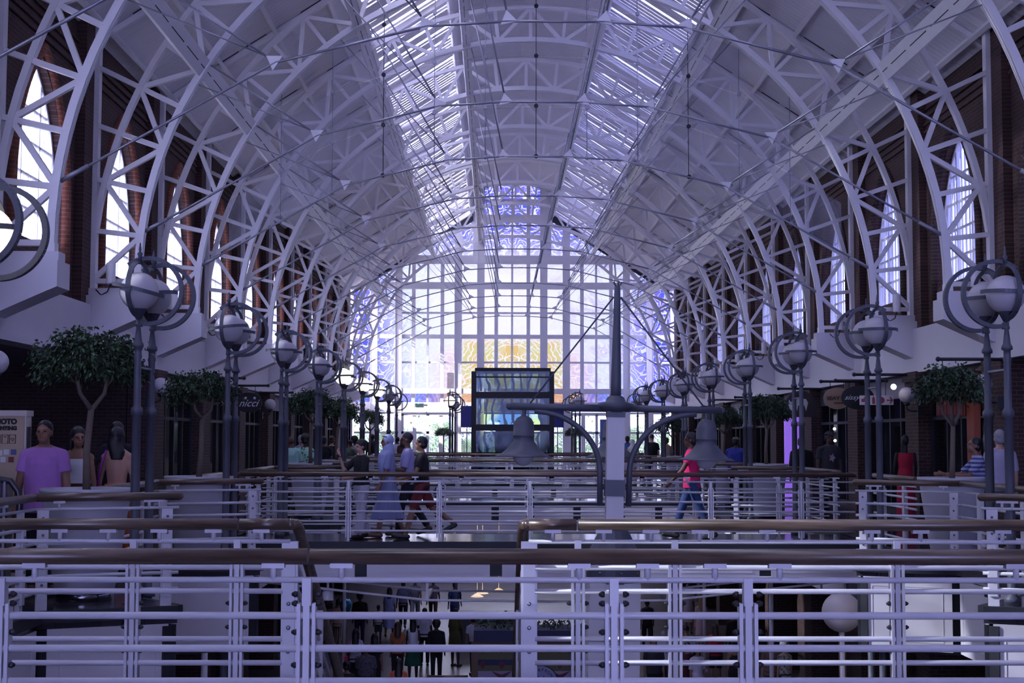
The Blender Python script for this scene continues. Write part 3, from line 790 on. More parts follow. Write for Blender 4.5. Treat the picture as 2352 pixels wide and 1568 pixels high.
# --- four walkers on the footbridge
def phone(o, J, tilt, hc, hm, piece):
    m = MB(); M = Matrix.Rotation(math.radians(20), 3, 'Y'); c = J['rwr'] + J['rfd'] * .075; m.box(c, (.02, .08, .15), M); m.build('mobile_phone', SIGNBLK, o)
def cup(o, J, tilt, hc, hm, piece):
    m = MB(); c = J['lwr'] + J['lfd'] * .09 + V(0, 0, -.06); m.lathe([(.03, 0), (.04, .13), (.042, .135), (.04, .15)], c, 12); m.build('paper_cup', cloth('#a8d0c8'), o)
def glasses_(o, J, tilt, hc, hm, piece):
    m = MB(); m.tube([hc + hm @ V(-.08, .02, .09), hc + hm @ V(0, .085, .105), hc + hm @ V(.08, .02, .09)], .009, 6); m.build('sunglasses', SIGNBLK, o)
person('woman in a black top and pale trousers talking on a phone', at(832, 24.35), 24.35, 0, 1.66, 310, 'l', ('bun', 'k'), ('half', '#17161d', .93), ('wide', '#b6b4c6'), '#1a1a1e', dict(ra=(46, 22, 118), la=(18, 8, 62, 40), ll=(8, 4), rl=(-8, 6), head=(8, -4)), .0105, 1.06, phone, fem=True)
person('woman in a pale blue headscarf and long grey-blue dress, walking left', at(893, 24.7), 24.7, 0, 1.76, 278, 'm', ('hijab', '#9aa2cc'), ('half', '#8a90b8', .95), ('skirt', '#7f86b0', 1.02, .30, .2), '#5a3a34', dict(ll=(13, 4), rl=(-13, 12), la=(10, 7, 14), ra=(-4, 7, 12)), .0105, 1.08, glasses_, fem=True)
person('bearded man in a lavender shirt holding a paper cup, behind the man in black', at(938, 25.05), 25.05, 0, 1.80, 275, 'd', ('crop', 'k'), ('half', '#9c98c4'), ('trousers', '#20202a'), '#222', dict(la=(14, 6, 84), ra=(8, 6, 40), ll=(14, 6), rl=(-16, 18), head=(5, 0)), .0105, 1.05, cup)
person('man in a black polo shirt and dark red shorts striding left', at(970, 24.3), 24.3, 0, 1.75, 272, 'm', ('short', 'k'), ('tee', '#17171f', .86), ('shorts', '#6a2226'), '#1c2426', dict(ll=(20, 4), rl=(-26, 30), la=(20, 8, 50), ra=(8, 8, 55), head=(8, 4)), .0105, 1.06)
person('man in a bright pink shirt and blue jeans walking left on the footbridge', at(1588, 24.45), 24.45, 0, 1.84, 262, 'd', ('short', 'k'), ('tee', '#d81c62', .84), ('jeans', '#2c4270'), '#222', dict(ll=(-18, 12), rl=(22, 6), la=(30, 14, 14), ra=(-20, 9, 14)), .0105, 1.05)
# --- left gallery, far
person('man in a mint green shirt walking away along the left gallery', at(671, 34.6), 34.6, 0, 1.79, 180, 'd', ('bald', 'k'), ('half', '#9cc8bc'), ('trousers', '#3a3a48'), '#222', WALK, .013, 1.1)
person('woman in a green leaf-print dress with a black bob', at(704, 35.4), 35.4, 0, 1.74, 185, 'd', ('afro', 'k'), ('half', printed('green_leaf_print', '#2f8a66', '#a8d4c0')), ('skirt', printed('green_leaf_print', '#2f8a66', '#a8d4c0'), 1.02, .5, .24), '#222', None, .013, 1.1, fem=True)
person('person in a pale grey shirt beyond the green-print dress', at(694, 37.2), 37.2, 0, 1.76, 180, 'l', ('short', 'g'), ('tee', '#8c90b4'), ('trousers', '#333'), '#222', None, .015)
person('woman in a black sleeveless dress with her hair up', at(764, 41.8), 41.8, 0, 1.8, 176, 'l', ('bun', 'b'), ('sleeveless', '#1b1a22'), ('skirt', '#1b1a22', 1.02, .4, .2), '#222', WALK2, .013, 1.02, fem=True)
person('person in black just left of the black sleeveless dress', at(746, 38.5), 38.5, 0, 1.74, 180, 'd', ('short', 'k'), ('tee', '#15151b'), ('trousers', '#1c1c22'), '#111', None, .015)
person('man in an olive t-shirt with cropped hair, far left gallery', at(806, 47.5), 47.5, 0, 1.7, 140, 'd', ('crop', 'k'), ('tee', '#5a6a5c'), ('trousers', '#22242a'), '#111', WALK, .015, 1.1)
person('man with a round head of black hair behind the phone woman', at(816, 49), 49, 0, 1.72, 100, 'x', ('afro', 'k'), ('tee', '#8a8aa0'), ('trousers', '#22242a'), '#111', None, .015)
person('person in black between the far fig trunk and lamp post', at(857, 55), 55, 0, 1.86, 180, 'x', ('crop', 'k'), ('tee', '#14141a'), ('trousers', '#16161c'), '#111', None, .015)
person('person in a white t-shirt near the left end door', at(914, 55.4), 55.4, 0, 1.82, 190, 'x', ('crop', 'k'), ('tee', '#d8d8e2'), ('trousers', '#282a34'), '#111', WALK, .015)
person('dark-haired woman in brown beside the white t-shirt', at(926, 54.5), 54.5, 0, 1.72, 180, 'd', ('mid', 'k'), ('tee', '#4a3432'), ('trousers', '#222'), '#111', None, .015, fem=True)
# --- right gallery and far
person('man in a black t-shirt seen from behind near the right end door', at(1497, 51.2), 51.2, 0, 1.86, 180, 'l', ('crop', 'b'), ('tee', '#17171c'), ('trousers', '#2a2c36'), '#111', None, .013, 1.15)
person('woman in a beige strap top behind the far right fig trunk', at(1531, 51.0), 51.0, 0, 1.74, 180, 'l', ('bun', 'b'), ('strap', '#b09c90', .95), ('trousers', '#333'), '#111', None, .015, fem=True)
person('person in blue beside the white headscarf', at(1441, 55.5), 55.5, 0, 1.8, 165, 'x', ('short', 'k'), ('tee', '#3a5a9a'), ('trousers', '#222'), '#111', None, .015)
person('woman in a white headscarf and cream clothes at the far railing', at(1453, 54.6), 54.6, 0, 1.68, 180, 'm', ('hijab', '#d8d6da'), ('half', '#c8bfb8'), ('skirt', '#b8b0ac', 1.02, .3, .2), '#111', None, .015, fem=True)
person('person in dark olive by the blue notice board', at(1424, 55.0), 55.0, 0, 1.7, 200, 'x', ('crop', 'k'), ('tee', '#33362e'), ('trousers', '#222'), '#111', None, .015)
person('man in a royal blue shirt and khaki cap on the right gallery', at(1690, 35.0), 35.0, 0, 1.74, 150, 'x', ('cap', '#7a7660'), ('long', '#2a3288'), ('trousers', '#222'), '#111', dict(la=(20, 10, 50), ra=(20, 10, 50)), .013, 1.25)
person('person in a black jacket between the right lamp posts', at(1841, 31.6), 31.6, 0, 1.72, 170, 'd', ('short', 'k'), ('long', '#17171d'), ('trousers', '#1a1a20'), '#111', None, .013, 1.2)
def chest_print(o, J, tilt, hc, hm, piece):
    m = MB(); m.prism([(.07 * math.cos(t * PI / 5) * (1 if t % 2 else .55), 1.24 + .09 * math.sin(t * PI / 5) * (1 if t % 2 else .55)) for t in range(10)], .125, .145); m.build('chest_print', cloth('#9a8a96'), o)
person('man in a printed black t-shirt and dark hat on the right gallery', at(1905, 28.6), 28.6, 0, 1.84, 10, 'x', ('cap', '#1b1b20'), ('tee', '#24242c'), ('trousers', '#1c1c22'), '#ccc', None, .0125, 1.15, chest_print)
person('boy in a blue and white striped shirt leaning by the right planter', at(2258, 20.9), 20.9, 0, 1.72, 265, 'm', ('short', 'k'), ('half', striped('blue_white_stripe', '#a9add0', '#4a5288', 5)), ('shorts', '#333a55'), '#222', dict(la=(40, 10, 50), ra=(44, 10, 46), lean=8, head=(0, 14)), .0105, .95)
person('grey-haired person in a pale top behind the right lamp posts', at(2299, 21.6), 21.6, 0, 1.82, 175, 'l', ('short', 'g'), ('half', '#a8a2b8'), ('trousers', '#6a6878'), '#222', None, .0105, 1.05)
# shop mannequin
Y = 30; r = empty('mannequin', (8.05, Y - .9 + .0, 0)); r.location = (7.55, 29.2, 0); tag(r, 'dark mannequin in a long red dress by the right shop', 'mannequin')
bl = Blob(); bl.ball(V(0, 0, 1.68), .075, .09, .12); bl.cap(V(0, 0, 1.45), V(0, 0, 1.6), .05, .05); bl.stack([(0, 0, .9, .15, .11), (0, 0, 1.1, .12, .1), (0, 0, 1.32, .16, .11), (0, 0, 1.43, .13, .08)])
for sd in (-1, 1): bl.cap(V(sd * .18, 0, 1.4), V(sd * .22, .02, 1.12), .04, .035); bl.cap(V(sd * .22, .02, 1.12), V(sd * .22, .08, .88), .035, .025); bl.cap(V(sd * .08, 0, .9), V(sd * .08, 0, .05), .07, .04)
me = bl.mesh('body', .013); me.materials.append(SIGNBLK); b2 = bpy.data.objects.new('body', me); COL.objects.link(b2); b2.parent = r
bl = Blob(); bl.stack([(0, 0, .12, .2, .17), (0, 0, .5, .19, .16), (0, 0, .92, .18, .14), (0, 0, 1.1, .14, .115), (0, 0, 1.3, .175, .125), (0, 0, 1.42, .16, .1)])
me = bl.mesh('red_dress', .013); me.materials.append(cloth('#a01432')); b2 = bpy.data.objects.new('red_dress', me); COL.objects.link(b2); b2.parent = r
m = MB(); m.lathe([(.2, 0), (.2, .03)], n=16); m.build('base_plate', METAL, r)

# --- crowd on the ground floor
GF = -5.0
def low(label, px, py, skin, hair, top, bottom, face=180, H=1.68, pose=None, build=1., fem=False, extra=None, dy=0):
    Y = (CAM.z - (GF + H)) * F / (py - VY)
    person(label, at(px, Y), Y, GF, H, face, skin, hair, top, bottom, '#2a2628', pose, .016, build, extra, None, fem)
STR = striped('striped_trousers', '#2a2630', '#b8a890', 6)
FLW = printed('floral_shirt', '#6a7480', '#c8c0a8', 16)
low('man in a plain grey t-shirt facing the camera on the ground floor, far left', 757, 1452, 'm', ('crop', 'k'), ('tee', '#70707c'), ('shorts', '#b8a8a8'), 0)
low('person in a beige top and striped trousers beside the blue balloon', 783, 1368, 'm', ('short', 'k'), ('half', '#c0a08c'), ('wide', STR), 180, pose=WALK)
low('person in a black jacket right of the blue balloon', 832, 1360, 'x', ('afro', 'k'), ('long', '#16161c'), ('jeans', '#23284a'), 180, build=1.2)
low('person in black at the far left of the ground-floor crowd', 742, 1378, 'x', ('short', 'k'), ('long', '#121218'), ('trousers', '#15151b'), 150, build=1.1)
low('woman in a lavender dress walking away through the crowd', 899, 1343, 'd', ('mid', 'k'), ('half', '#8e8fc0'), ('skirt', '#8488b8', 1.02, .35, .22), 180, fem=True, pose=WALK2)
low('person in a grey shirt and black trousers ahead of the lavender dress', 930, 1328, 'x', ('crop', 'k'), ('half', '#6e7090'), ('trousers', '#15151b'), 180, pose=WALK)
low('person in pale grey trousers at the back of the crowd', 957, 1322, 'd', ('crop', 'k'), ('tee', '#8a8a98'), ('wide', '#9a98a4'), 180, pose=WALK2)
low('child in a white top on the ground floor', 874, 1385, 'x', ('short', 'k'), ('tee', '#c8c8d4'), ('shorts', '#3a4a55'), 180, H=1.25)
low('woman with long black hair, white top and pink bag', 823, 1440, 'x', ('long', 'k'), ('tee', '#b8b4c8'), ('trousers', '#20202a'), 180, fem=True, extra=bag_strap('#c83a66', 'pink_bag', -1))
low('woman with straight black hair in dark clothes beside the pink bag', 866, 1450, 'm', ('long', 'k'), ('tee', '#1a1a22'), ('trousers', '#1a1a20'), 180, fem=True)
low('person in a dark patterned shirt at the front of the crowd', 846, 1474, 'x', ('crop', 'k'), ('half', printed('dark_print', '#34343e', '#4c4c58', 20)), ('trousers', '#1c1c24'), 180, build=1.25)
low('person with tied dark hair at the lower left of the crowd', 803, 1512, 'm', ('bun', 'k'), ('tee', '#22222a'), ('trousers', '#1a1a20'), 200, fem=True)
low('woman with very long brown hair and an orange top', 918, 1424, 'm', ('long', 'b'), ('tee', '#9a5a3c'), ('trousers', '#1f1f28'), 180, fem=True)
low('woman in a white sleeveless top and dark green skirt', 953, 1416, 'x', ('mid', 'k'), ('sleeveless', '#d4d2e0'), ('skirt', '#16523e', 1.02, .4, .26), 180, fem=True, extra=bag_strap('#1a1a20', 'black_bag', 1))
low('man in a white t-shirt and black trousers beside the green skirt', 979, 1392, 'x', ('crop', 'k'), ('tee', '#c8c6d8'), ('trousers', '#15151b'), 180)
low('person in a black hoodie in the middle of the crowd', 1006, 1421, 'x', ('afro', 'k'), ('long', '#131319'), ('trousers', '#15151b'), 180, build=1.1)
low('woman in an olive dress in the middle of the crowd', 1049, 1393, 'x', ('short', 'k'), ('half', '#4a4a28'), ('skirt', '#48482a', 1.02, .5, .26), 150, build=1.15, fem=True)
low('person in a white t-shirt bending by the patterned planter', 1094, 1408, 'm', ('short', 'k'), ('tee', '#bab8cc'), ('trousers', '#20202a'), 200, pose=dict(lean=18))
low('woman in an orange top at the bottom of the crowd', 921, 1506, 'd', ('long', 'k'), ('tee', '#c8604a'), ('trousers', '#20202a'), 180, fem=True)
low('person in blue denim dungarees near the stall', 1047, 1330, 'x', ('short', 'k'), ('tee', '#2c3a70'), ('jeans', '#3a4a80'), 180, pose=WALK)
low('person in brown trousers near the stall', 998, 1322, 'd', ('short', 'k'), ('tee', '#6a6070'), ('trousers', '#5a4030'), 180, pose=WALK)
low('woman in a maroon dress just right of the white lamp column', 1440, 1388, 'x', ('short', 'k'), ('half', '#4a1820'), ('skirt', '#4a1820', 1.02, .5, .22), 180, fem=True)
low('person in a black vest and shorts right of the maroon dress', 1485, 1368, 'x', ('short', 'k'), ('sleeveless', '#13131a'), ('shorts', '#16161e'), 180, pose=WALK)
low('grey-haired man in a white t-shirt on the ground floor', 1522, 1443, 'm', ('crop', 'g'), ('tee', '#b4b2c4'), ('trousers', '#2a2a34'), 190)
low('man in a charcoal t-shirt facing the camera beside the lamp column', 1500, 1462, 'm', ('crop', 'k'), ('tee', '#2a2a32'), ('trousers', '#1f1f27'), 0, build=1.25)
low('man with a broad back in a white t-shirt', 1574, 1432, 'm', ('crop', 'k'), ('tee', '#b8b6c6'), ('trousers', '#26262e'), 180, build=1.25)
low('blond woman in a pale pink dress walking away', 1608, 1368, 'l', ('long', 'y'), ('half', '#cbaab2'), ('skirt', '#c8a8b0', 1.02, .5, .2), 180, fem=True)
low('person in white beyond the blond woman', 1579, 1338, 'm', ('short', 'b'), ('half', '#b8a8b4'), ('skirt', '#b4a6b4', 1.02, .4, .2), 180, fem=True)
low('woman in a red top and dark shorts', 1640, 1428, 'm', ('long', 'b'), ('half', '#b01c2c'), ('shorts', '#1a2038'), 180, fem=True)
low('woman in a maroon top facing the camera', 1576, 1470, 'm', ('mid', 'k'), ('half', '#3a121e'), ('trousers', '#22202a'), 0, fem=True, build=1.1)
low('woman in a white blouse beside the maroon top', 1598, 1476, 'm', ('mid', 'k'), ('half', '#c2bccc'), ('trousers', '#20242e'), 20, fem=True)
low('woman in a black strap top with hair up, by the right pier', 1684, 1464, 'm', ('bun', 'k'), ('strap', '#17171f', .9), ('trousers', '#1a1a22'), 190, fem=True, build=1.1)
low('bald man in a brown t-shirt at the lower right', 1768, 1465, 'l', ('crop', 'g'), ('tee', '#7a6258'), ('shorts', '#4a4444'), 185, build=1.3)
low('grey curly-haired person in a floral shirt at the lower right', 1797, 1470, 'l', ('afro', 'g'), ('half', FLW), ('trousers', '#3a3a48'), 200, fem=True)
low('person in a black coat near the ground-floor shop door', 1683, 1400, 'x', ('short', 'k'), ('long', '#131318'), ('trousers', '#15151b'), 180)
Y = 43; r = empty('balloon', (at(800, Y), Y, zat(1386, Y))); tag(r, 'shiny blue foil balloon held above the ground-floor crowd', 'balloon')
m = MB(); m.sphere((0, 0, 0), .23, 18, 12, (.8, .7, 1)); m.build('foil', mat('blue_foil', '#3f8fb0', .12, metal=.7), r); m = MB(); m.tube([(0, 0, -.22), (.03, 0, -.6), (-.12, .1, -1.0)], .006, 5); m.build('string', WHITE, r)
# ------------------------------------------------------------------ stained-glass end wall
STAIN, N, L, b, out = nodes_of('stained_glass')
tc = N.new('ShaderNodeTexCoord'); sp = N.new('ShaderNodeSeparateXYZ'); L.new(tc.outputs['Object'], sp.inputs[0])
X, Z = sp.outputs['X'], sp.outputs['Z']
aX = math_n(N, L, 'ABSOLUTE', X)
cb = N.new('ShaderNodeCombineXYZ'); L.new(aX, cb.inputs['X']); L.new(Z, cb.inputs['Y'])
nz = N.new('ShaderNodeTexNoise'); nz.inputs['Scale'].default_value = .9; nz.inputs['Detail'].default_value = 2; L.new(cb.outputs[0], nz.inputs['Vector'])
wp = N.new('ShaderNodeVectorMath'); wp.operation = 'SCALE'; wp.inputs['Scale'].default_value = 2.4; L.new(nz.outputs['Color'], wp.inputs[0])
wa = N.new('ShaderNodeVectorMath'); L.new(cb.outputs[0], wa.inputs[0]); L.new(wp.outputs[0], wa.inputs[1])
w1 = N.new('ShaderNodeTexWave'); w1.wave_type = 'RINGS'; w1.rings_direction = 'SPHERICAL'; w1.inputs['Scale'].default_value = 1.1; w1.inputs['Distortion'].default_value = 5; w1.inputs['Detail'].default_value = 1.2; w1.inputs['Detail Scale'].default_value = .8
L.new(wa.outputs[0], w1.inputs['Vector'])
vo = N.new('ShaderNodeTexVoronoi'); vo.feature = 'DISTANCE_TO_EDGE'; vo.inputs['Scale'].default_value = 2.0; L.new(wa.outputs[0], vo.inputs['Vector'])
l1 = ramp_n(N, L, w1.outputs['Fac'], .84, .88)
l2 = ramp_n(N, L, vo.outputs['Distance'], .03, .018)
line = math_n(N, L, 'MAXIMUM', l1, l2)
blue = math_n(N, L, 'MAXIMUM', ramp_n(N, L, aX, 4.6, 7.6), ramp_n(N, L, Z, 9.6, 12.6))
tint = mix_n(N, L, ramp_n(N, L, aX, 1.0, 6.0), (1, 1, .98, 1), (.80, .90, 1, 1))
lil = math_n(N, L, 'MULTIPLY', ramp_n(N, L, nz.outputs['Fac'], .48, .62), ramp_n(N, L, X, -1.5, 4.5))
tint = mix_n(N, L, math_n(N, L, 'MULTIPLY', lil, .7), tint, (.70, .62, .96, 1))
yel = math_n(N, L, 'MULTIPLY', ramp_n(N, L, Z, 7.0, 6.4), ramp_n(N, L, aX, 3.1, 2.3))
yel = math_n(N, L, 'MULTIPLY', yel, .95)
ycol = mix_n(N, L, ramp_n(N, L, nz.outputs['Fac'], .4, .6), (.86, .62, .16, 1), (.80, .74, .26, 1))
c1 = mix_n(N, L, yel, tint, ycol)
org = math_n(N, L, 'MULTIPLY', math_n(N, L, 'MULTIPLY', ramp_n(N, L, Z, 6.8, 5.6), ramp_n(N, L, aX, 2.5, 2.8)), ramp_n(N, L, aX, 4.4, 3.0))
c1 = mix_n(N, L, math_n(N, L, 'MULTIPLY', org, .65), c1, (.95, .62, .5, 1))
c2 = mix_n(N, L, math_n(N, L, 'MULTIPLY', blue, .93), c1, mix_n(N, L, ramp_n(N, L, nz.outputs['Fac'], .42, .58), (.06, .09, .80, 1), (.20, .17, .85, 1)))
deep = ramp_n(N, L, Z, 4.05, 3.95)
dcol = mix_n(N, L, ramp_n(N, L, aX, 4.2, 2.9), mix_n(N, L, ramp_n(N, L, nz.outputs['Fac'], .4, .6), (.12, .22, .75, 1), (.25, .2, .6, 1)), (.85, .42, .16, 1))
c3 = mix_n(N, L, math_n(N, L, 'MULTIPLY', deep, .9), c2, dcol)
lf = math_n(N, L, 'MULTIPLY', line, math_n(N, L, 'SUBTRACT', .95, math_n(N, L, 'MULTIPLY', deep, .65)))
c4 = mix_n(N, L, lf, c3, (1, 1, 1, 1))
trn = N.new('ShaderNodeBsdfTransparent'); c4 = mix_n(N, L, STAIN_DIM, c4, (0, 0, 0, 1)); L.new(c4, trn.inputs[0])
tls = N.new('ShaderNodeBsdfTranslucent'); L.new(c4, tls.inputs[0])
mxs = N.new('ShaderNodeMixShader'); mxs.inputs[0].default_value = .25; L.new(trn.outputs[0], mxs.inputs[1]); L.new(tls.outputs[0], mxs.inputs[2])
L.new(mxs.outputs[0], out.inputs['Surface'])

fw = MB(); D0, D1 = YFAR, YFAR + .18
FZ = [3.54, 3.98, 4.22, 5.55, 6.8, 8.05, 9.43, 10.69]
RG = lambda x: min(14.46 - RS * abs(x) if abs(x) > 2 else 15.0, 15.0)
def fbox(x0, x1, z0, z1, y0=D0, y1=D1): fw.bb(x0, x1, y0, y1, z0, z1)
mainv = [(-8.1, .2), (-6.95, .34), (-5.72, .34), (-2.72, .36), (-1.58, .36), (1.6, .36), (2.74, .36), (5.78, .34), (6.95, .34), (8.1, .2)]
for x, w in mainv:
    fbox(x - w / 2, x + w / 2, 0, min(RG(x) + .3, 15.2))
    for s_ in (-1, 1): fw.bb(x + s_ * (w / 2 - .02), x + s_ * (w / 2 + .004), D0 - .02, D1, 0, min(RG(x), 15))
thin = [-4.97, -4.25, -3.52, -.8, 0, .82, 3.53, 4.25, 5.0]
for x in thin:
    fbox(x - .09 if abs(abs(x) - 4.25) > .1 and x != 0 else x - .05, x + .09 if abs(abs(x) - 4.25) > .1 and x != 0 else x + .05, 3.54, RG(x) if abs(x) < 2 else 10.69, D0 + .04)
for z, h in ((3.3, .48), (4.1, .26), (9.43, .34), (10.75, .42)):
    hw = min(8.1, (14.46 - z) / RS)
    fbox(-hw, hw, z - h / 2, z + h / 2, D0 - .01)
for z, h in ((5.55, .09), (6.85, .2), (8.05, .09)): fbox(-8.1, 8.1, z - h / 2, z + h / 2, D0 + (.028 if h > .1 else .052))
for z, h in ((11.96, .1), (12.9, .3), (13.8, .1)): fbox(-1.6, 1.6, z - h / 2, z + h / 2, D0 + .026)
# the gable's sloping head above the glass
for sx in (-1, 1):
    fw.prism([(sx * 8.4, 9.9), (sx * 8.4, 8.85), (sx * 1.98, 12.75), (sx * 1.98, 14.0)], D0 - .02, D1)
    fbox(sx * 1.98, sx * 1.62, 10.97, 15.3, D0 + .015)
farw = struct(fw.build('wall_far', WHITE), 'white framework of the stained-glass end wall', 'wall')
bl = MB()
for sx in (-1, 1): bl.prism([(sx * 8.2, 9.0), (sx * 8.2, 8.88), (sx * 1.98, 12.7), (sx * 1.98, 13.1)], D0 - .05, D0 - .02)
bl.build('gable_band', BLACKST, farw)  # black band along the gable's sloping head
cols = [-8.1, -6.95, -5.72, -2.72, -1.58, 1.6, 2.74, 5.78, 6.95, 8.1]
for i in range(9):
    xa, xb = cols[i], cols[i + 1]
    zs = [3.5, 4.1, 9.43, 10.75, 15.0]
    pieces = []
    g = MB()
    for j in range(4):
        z0, z1 = zs[j], zs[j + 1]
        ta, tb = min(z1, RG(xa)), min(z1, RG(xb))
        if i == 4 and j == 3: ta = tb = 15.0
        if ta <= z0 and tb <= z0: continue
        y = D0 + .1
        g.quad((xa, y, z0), (xb, y, z0), (xb, y, max(tb, z0)), (xa, y, max(ta, z0)))
    place = ['far left edge', 'second from the left', 'third bay from the left', 'narrow bay left of the middle', 'wide middle bay with the tall top', 'narrow bay right of the middle', 'third bay from the right', 'second from the right', 'far right edge'][i]
    o = struct(g.build('window_%d' % wn, STAIN), 'stained glass with white scrollwork in the end wall, ' + place, 'stained glass'); wn += 1
# ground-floor glazing of the gallery: doors and clear panes
dn = 1
for i in range(9):
    xa, xb = cols[i] + .17, cols[i + 1] - .17
    if i in (2, 6):
        r = MB()
        for x in (xa + .05, (xa + xb) / 2, xb - .05): r.bb(x - .07, x + .07, D0 + .02, D0 + .12, 0, 2.95)
        for x in ((xa * 3 + xb) / 4, (xa + 3 * xb) / 4): r.bb(x - .1, x + .1, D0 + .03, D0 + .1, 0, 2.9)
        for z, h in ((.12, .24), (2.02, .12), (2.95, .16)): r.bb(xa, xb, D0 + .02, D0 + .12, z - h / 2, z + h / 2)
        d = struct(r.build('door_%d' % dn, WHITE), 'white glazed double door in the end wall, %s' % ('left under the exit sign' if i == 2 else 'right'), 'door'); dn += 1
        for s_ in (-1, 1):
            h = MB(); x = (xa + xb) / 2 + s_ * .13; h.tube([(x, D0 - .02, .9), (x, D0 - .02, 1.3)], .015, 6); h.build('door_handle', CABLE, d)
    else:
        r = MB()
        for z, h in ((.12, .24), (2.02, .1), (3.0, .1)): r.bb(xa, xb, D0 + .02, D0 + .12, z - h / 2, z + h / 2)
        d = struct(r.build('window_%d' % wn, WHITE), 'clear gallery window in the end wall, %s' % ['far left', 'second from left', '', 'left of the middle', 'behind the glass lift', 'right of the middle', '', 'second from right', 'far right'][i], 'window'); wn += 1
    g = MB(); g.quad((xa, D0 + .07, .1), (xb, D0 + .07, .1), (xb, D0 + .07, 3.1), (xa, D0 + .07, 3.1)); g.build('pane', CLEAR, d)
m = MB(); m.bb(-14, 14, YFAR, YFAR + .2, -5, -.15); struct(m.build('wall_far_lower', PLASTER), 'plain wall under the end doors', 'wall')
for sx in (-1, 1):
    m = MB(); m.bb(sx * 8.1, sx * 14, YFAR, YFAR + .2, -.1, 3.3); struct(m.build('wall_far_%s' % ('left' if sx < 0 else 'right'), BRICK_X), 'brick end of the %s shops' % ('left' if sx < 0 else 'right'), 'wall')
# ------------------------------------------------------------------ outside the doors
GRASS = mat('outside_paving', '#9b948c', .9, vary=.2, scale=.5)
m = MB(); m.bb(-40, 40, YFAR + .3, YFAR + 60, -.3, -.05); struct(m.build('ground_outside', GRASS), 'sunlit paving outside the end doors', 'ground')
LEAFP = mat('palm_green', '#5f8a3a', .6, vary=.35, scale=2)
BARK = mat('palm_bark', '#6a5642', .9, vary=.3, scale=8, bump=.3)
def palm(x, y, h, rr, lab):
    r = empty('palm_tree', (x, y, -.05)); tag(r, lab, 'palm tree', 'palms outside the end doors')
    m = MB(); m.tube([(0, 0, 0), (.05, 0, h * .5), (0, 0, h)], [.16, .12, .11], 8); m.build('trunk', BARK, r)
    m = MB(); rd = random.Random(int(x * 10))
    for k in range(26):
        a = rd.uniform(0, 2 * PI); e = rd.uniform(-.1, 1.1); pts = []
        for t in range(7):
            u = t / 6; pts.append(Vector((math.cos(a) * rr * u * math.cos(e * (1 - u)), math.sin(a) * rr * u * math.cos(e * (1 - u)), h + rr * (math.sin(e) * u * 1.1 - u * u * .9))))
        for p, q in zip(pts, pts[1:]):
            d = (q - p).normalized(); sd = d.cross(Vector((0, 0, 1))).normalized() if abs(d.z) < .98 else Vector((1, 0, 0))
            for s_ in (-1, 1):
                for f in (0, .5):
                    o = p.lerp(q, f); tip = o + sd * s_ * rr * .28 + d * rr * .12 - Vector((0, 0, rr * .1))
                    m.add([o, o + d * .07, tip], [(0, 1, 2)])
    m.build('fronds', LEAFP, r)
for x, y, h, rr, lab in ((-6.7, 77, 2.0, 1.9, 'green palm outside the far left of the end wall'), (-3.9, 81.5, 2.4, 1.7, 'green palm outside the left door'), (-2.6, 78, 1.5, 1.3, 'small palm behind the left door post'), (-9.2, 84, 1.6, 1.8, 'low palm at the far left outside'), (3.4, 81, 2.2, 1.8, 'green palm outside the right door'), (6.6, 77, 2.1, 1.7, 'green palm outside the far right of the end wall'), (9.6, 84, 1.8, 1.7, 'low palm at the far right outside')):
    palm(x, y, h, rr, lab)
BUSH = mat('outside_foliage', '#4f7a3c', .8, vary=.5, scale=3)
m = MB(); rd = random.Random(4)
for k in range(5000):
    x = rd.uniform(-13, 13); y = rd.uniform(86, 90); z = abs(rd.gauss(0, 1.0)); c = Vector((x, y, z)); u = Vector((rd.gauss(0, 1), rd.gauss(0, 1), rd.gauss(0, 1))).normalized() * .13; v = u.orthogonal().normalized() * .08
    m.add([c - u, c + v, c + u, c - v], [(0, 1, 2, 3)])
tag(m.build('hedge', BUSH, fix=False), 'green hedge growing across the paving outside the doors', 'hedge', kind='stuff')
m = MB(); m.bb(-3.95, -3.2, 92.5, 93.3, 0, 6); m.bb(-14, 14, 95, 96, 0, 2.2)
tag(m.build('garden_wall', PLASTER), 'white wall and column outside beyond the palms', 'wall')

# ------------------------------------------------------------------ world, sun, camera
w = bpy.data.worlds.new('daylight'); SC.world = w; w.use_nodes = True
N, L = w.node_tree.nodes, w.node_tree.links
bg = N['Background']; tc = N.new('ShaderNodeTexCoord')
SUN = Vector((-1, -.12, .57)).normalized()
dt = N.new('ShaderNodeVectorMath'); dt.operation = 'DOT_PRODUCT'; dt.inputs[1].default_value = Vector((-.8, .45, .35)).normalized(); L.new(tc.outputs['Generated'], dt.inputs[0])
f = ramp_n(N, L, dt.outputs['Value'], -.35, .7)
L.new(mix_n(N, L, f, (.40, .43, .98, 1), (.93, .92, 1.22, 1)), bg.inputs['Color'])
st = math_n(N, L, 'MULTIPLY_ADD', f, WORLD_GAIN); st.node.inputs[2].default_value = WORLD_BASE
L.new(st, bg.inputs['Strength'])
sl = bpy.data.lights.new('sun', 'SUN'); sl.energy = SUN_E; sl.angle = .02; sl.color = (1, .95, .9)
so = bpy.data.objects.new('sun', sl); COL.objects.link(so); so.rotation_euler = (-SUN).to_track_quat('-Z', 'Y').to_euler(); so.location = (-30, -10, 30)
cd = bpy.data.cameras.new('camera'); co = bpy.data.objects.new('camera', cd); COL.objects.link(co); SC.camera = co
cd.sensor_width = 36; cd.sensor_fit = 'HORIZONTAL'; cd.lens = 36 * F / 2352; cd.clip_start = .1; cd.clip_end = 500
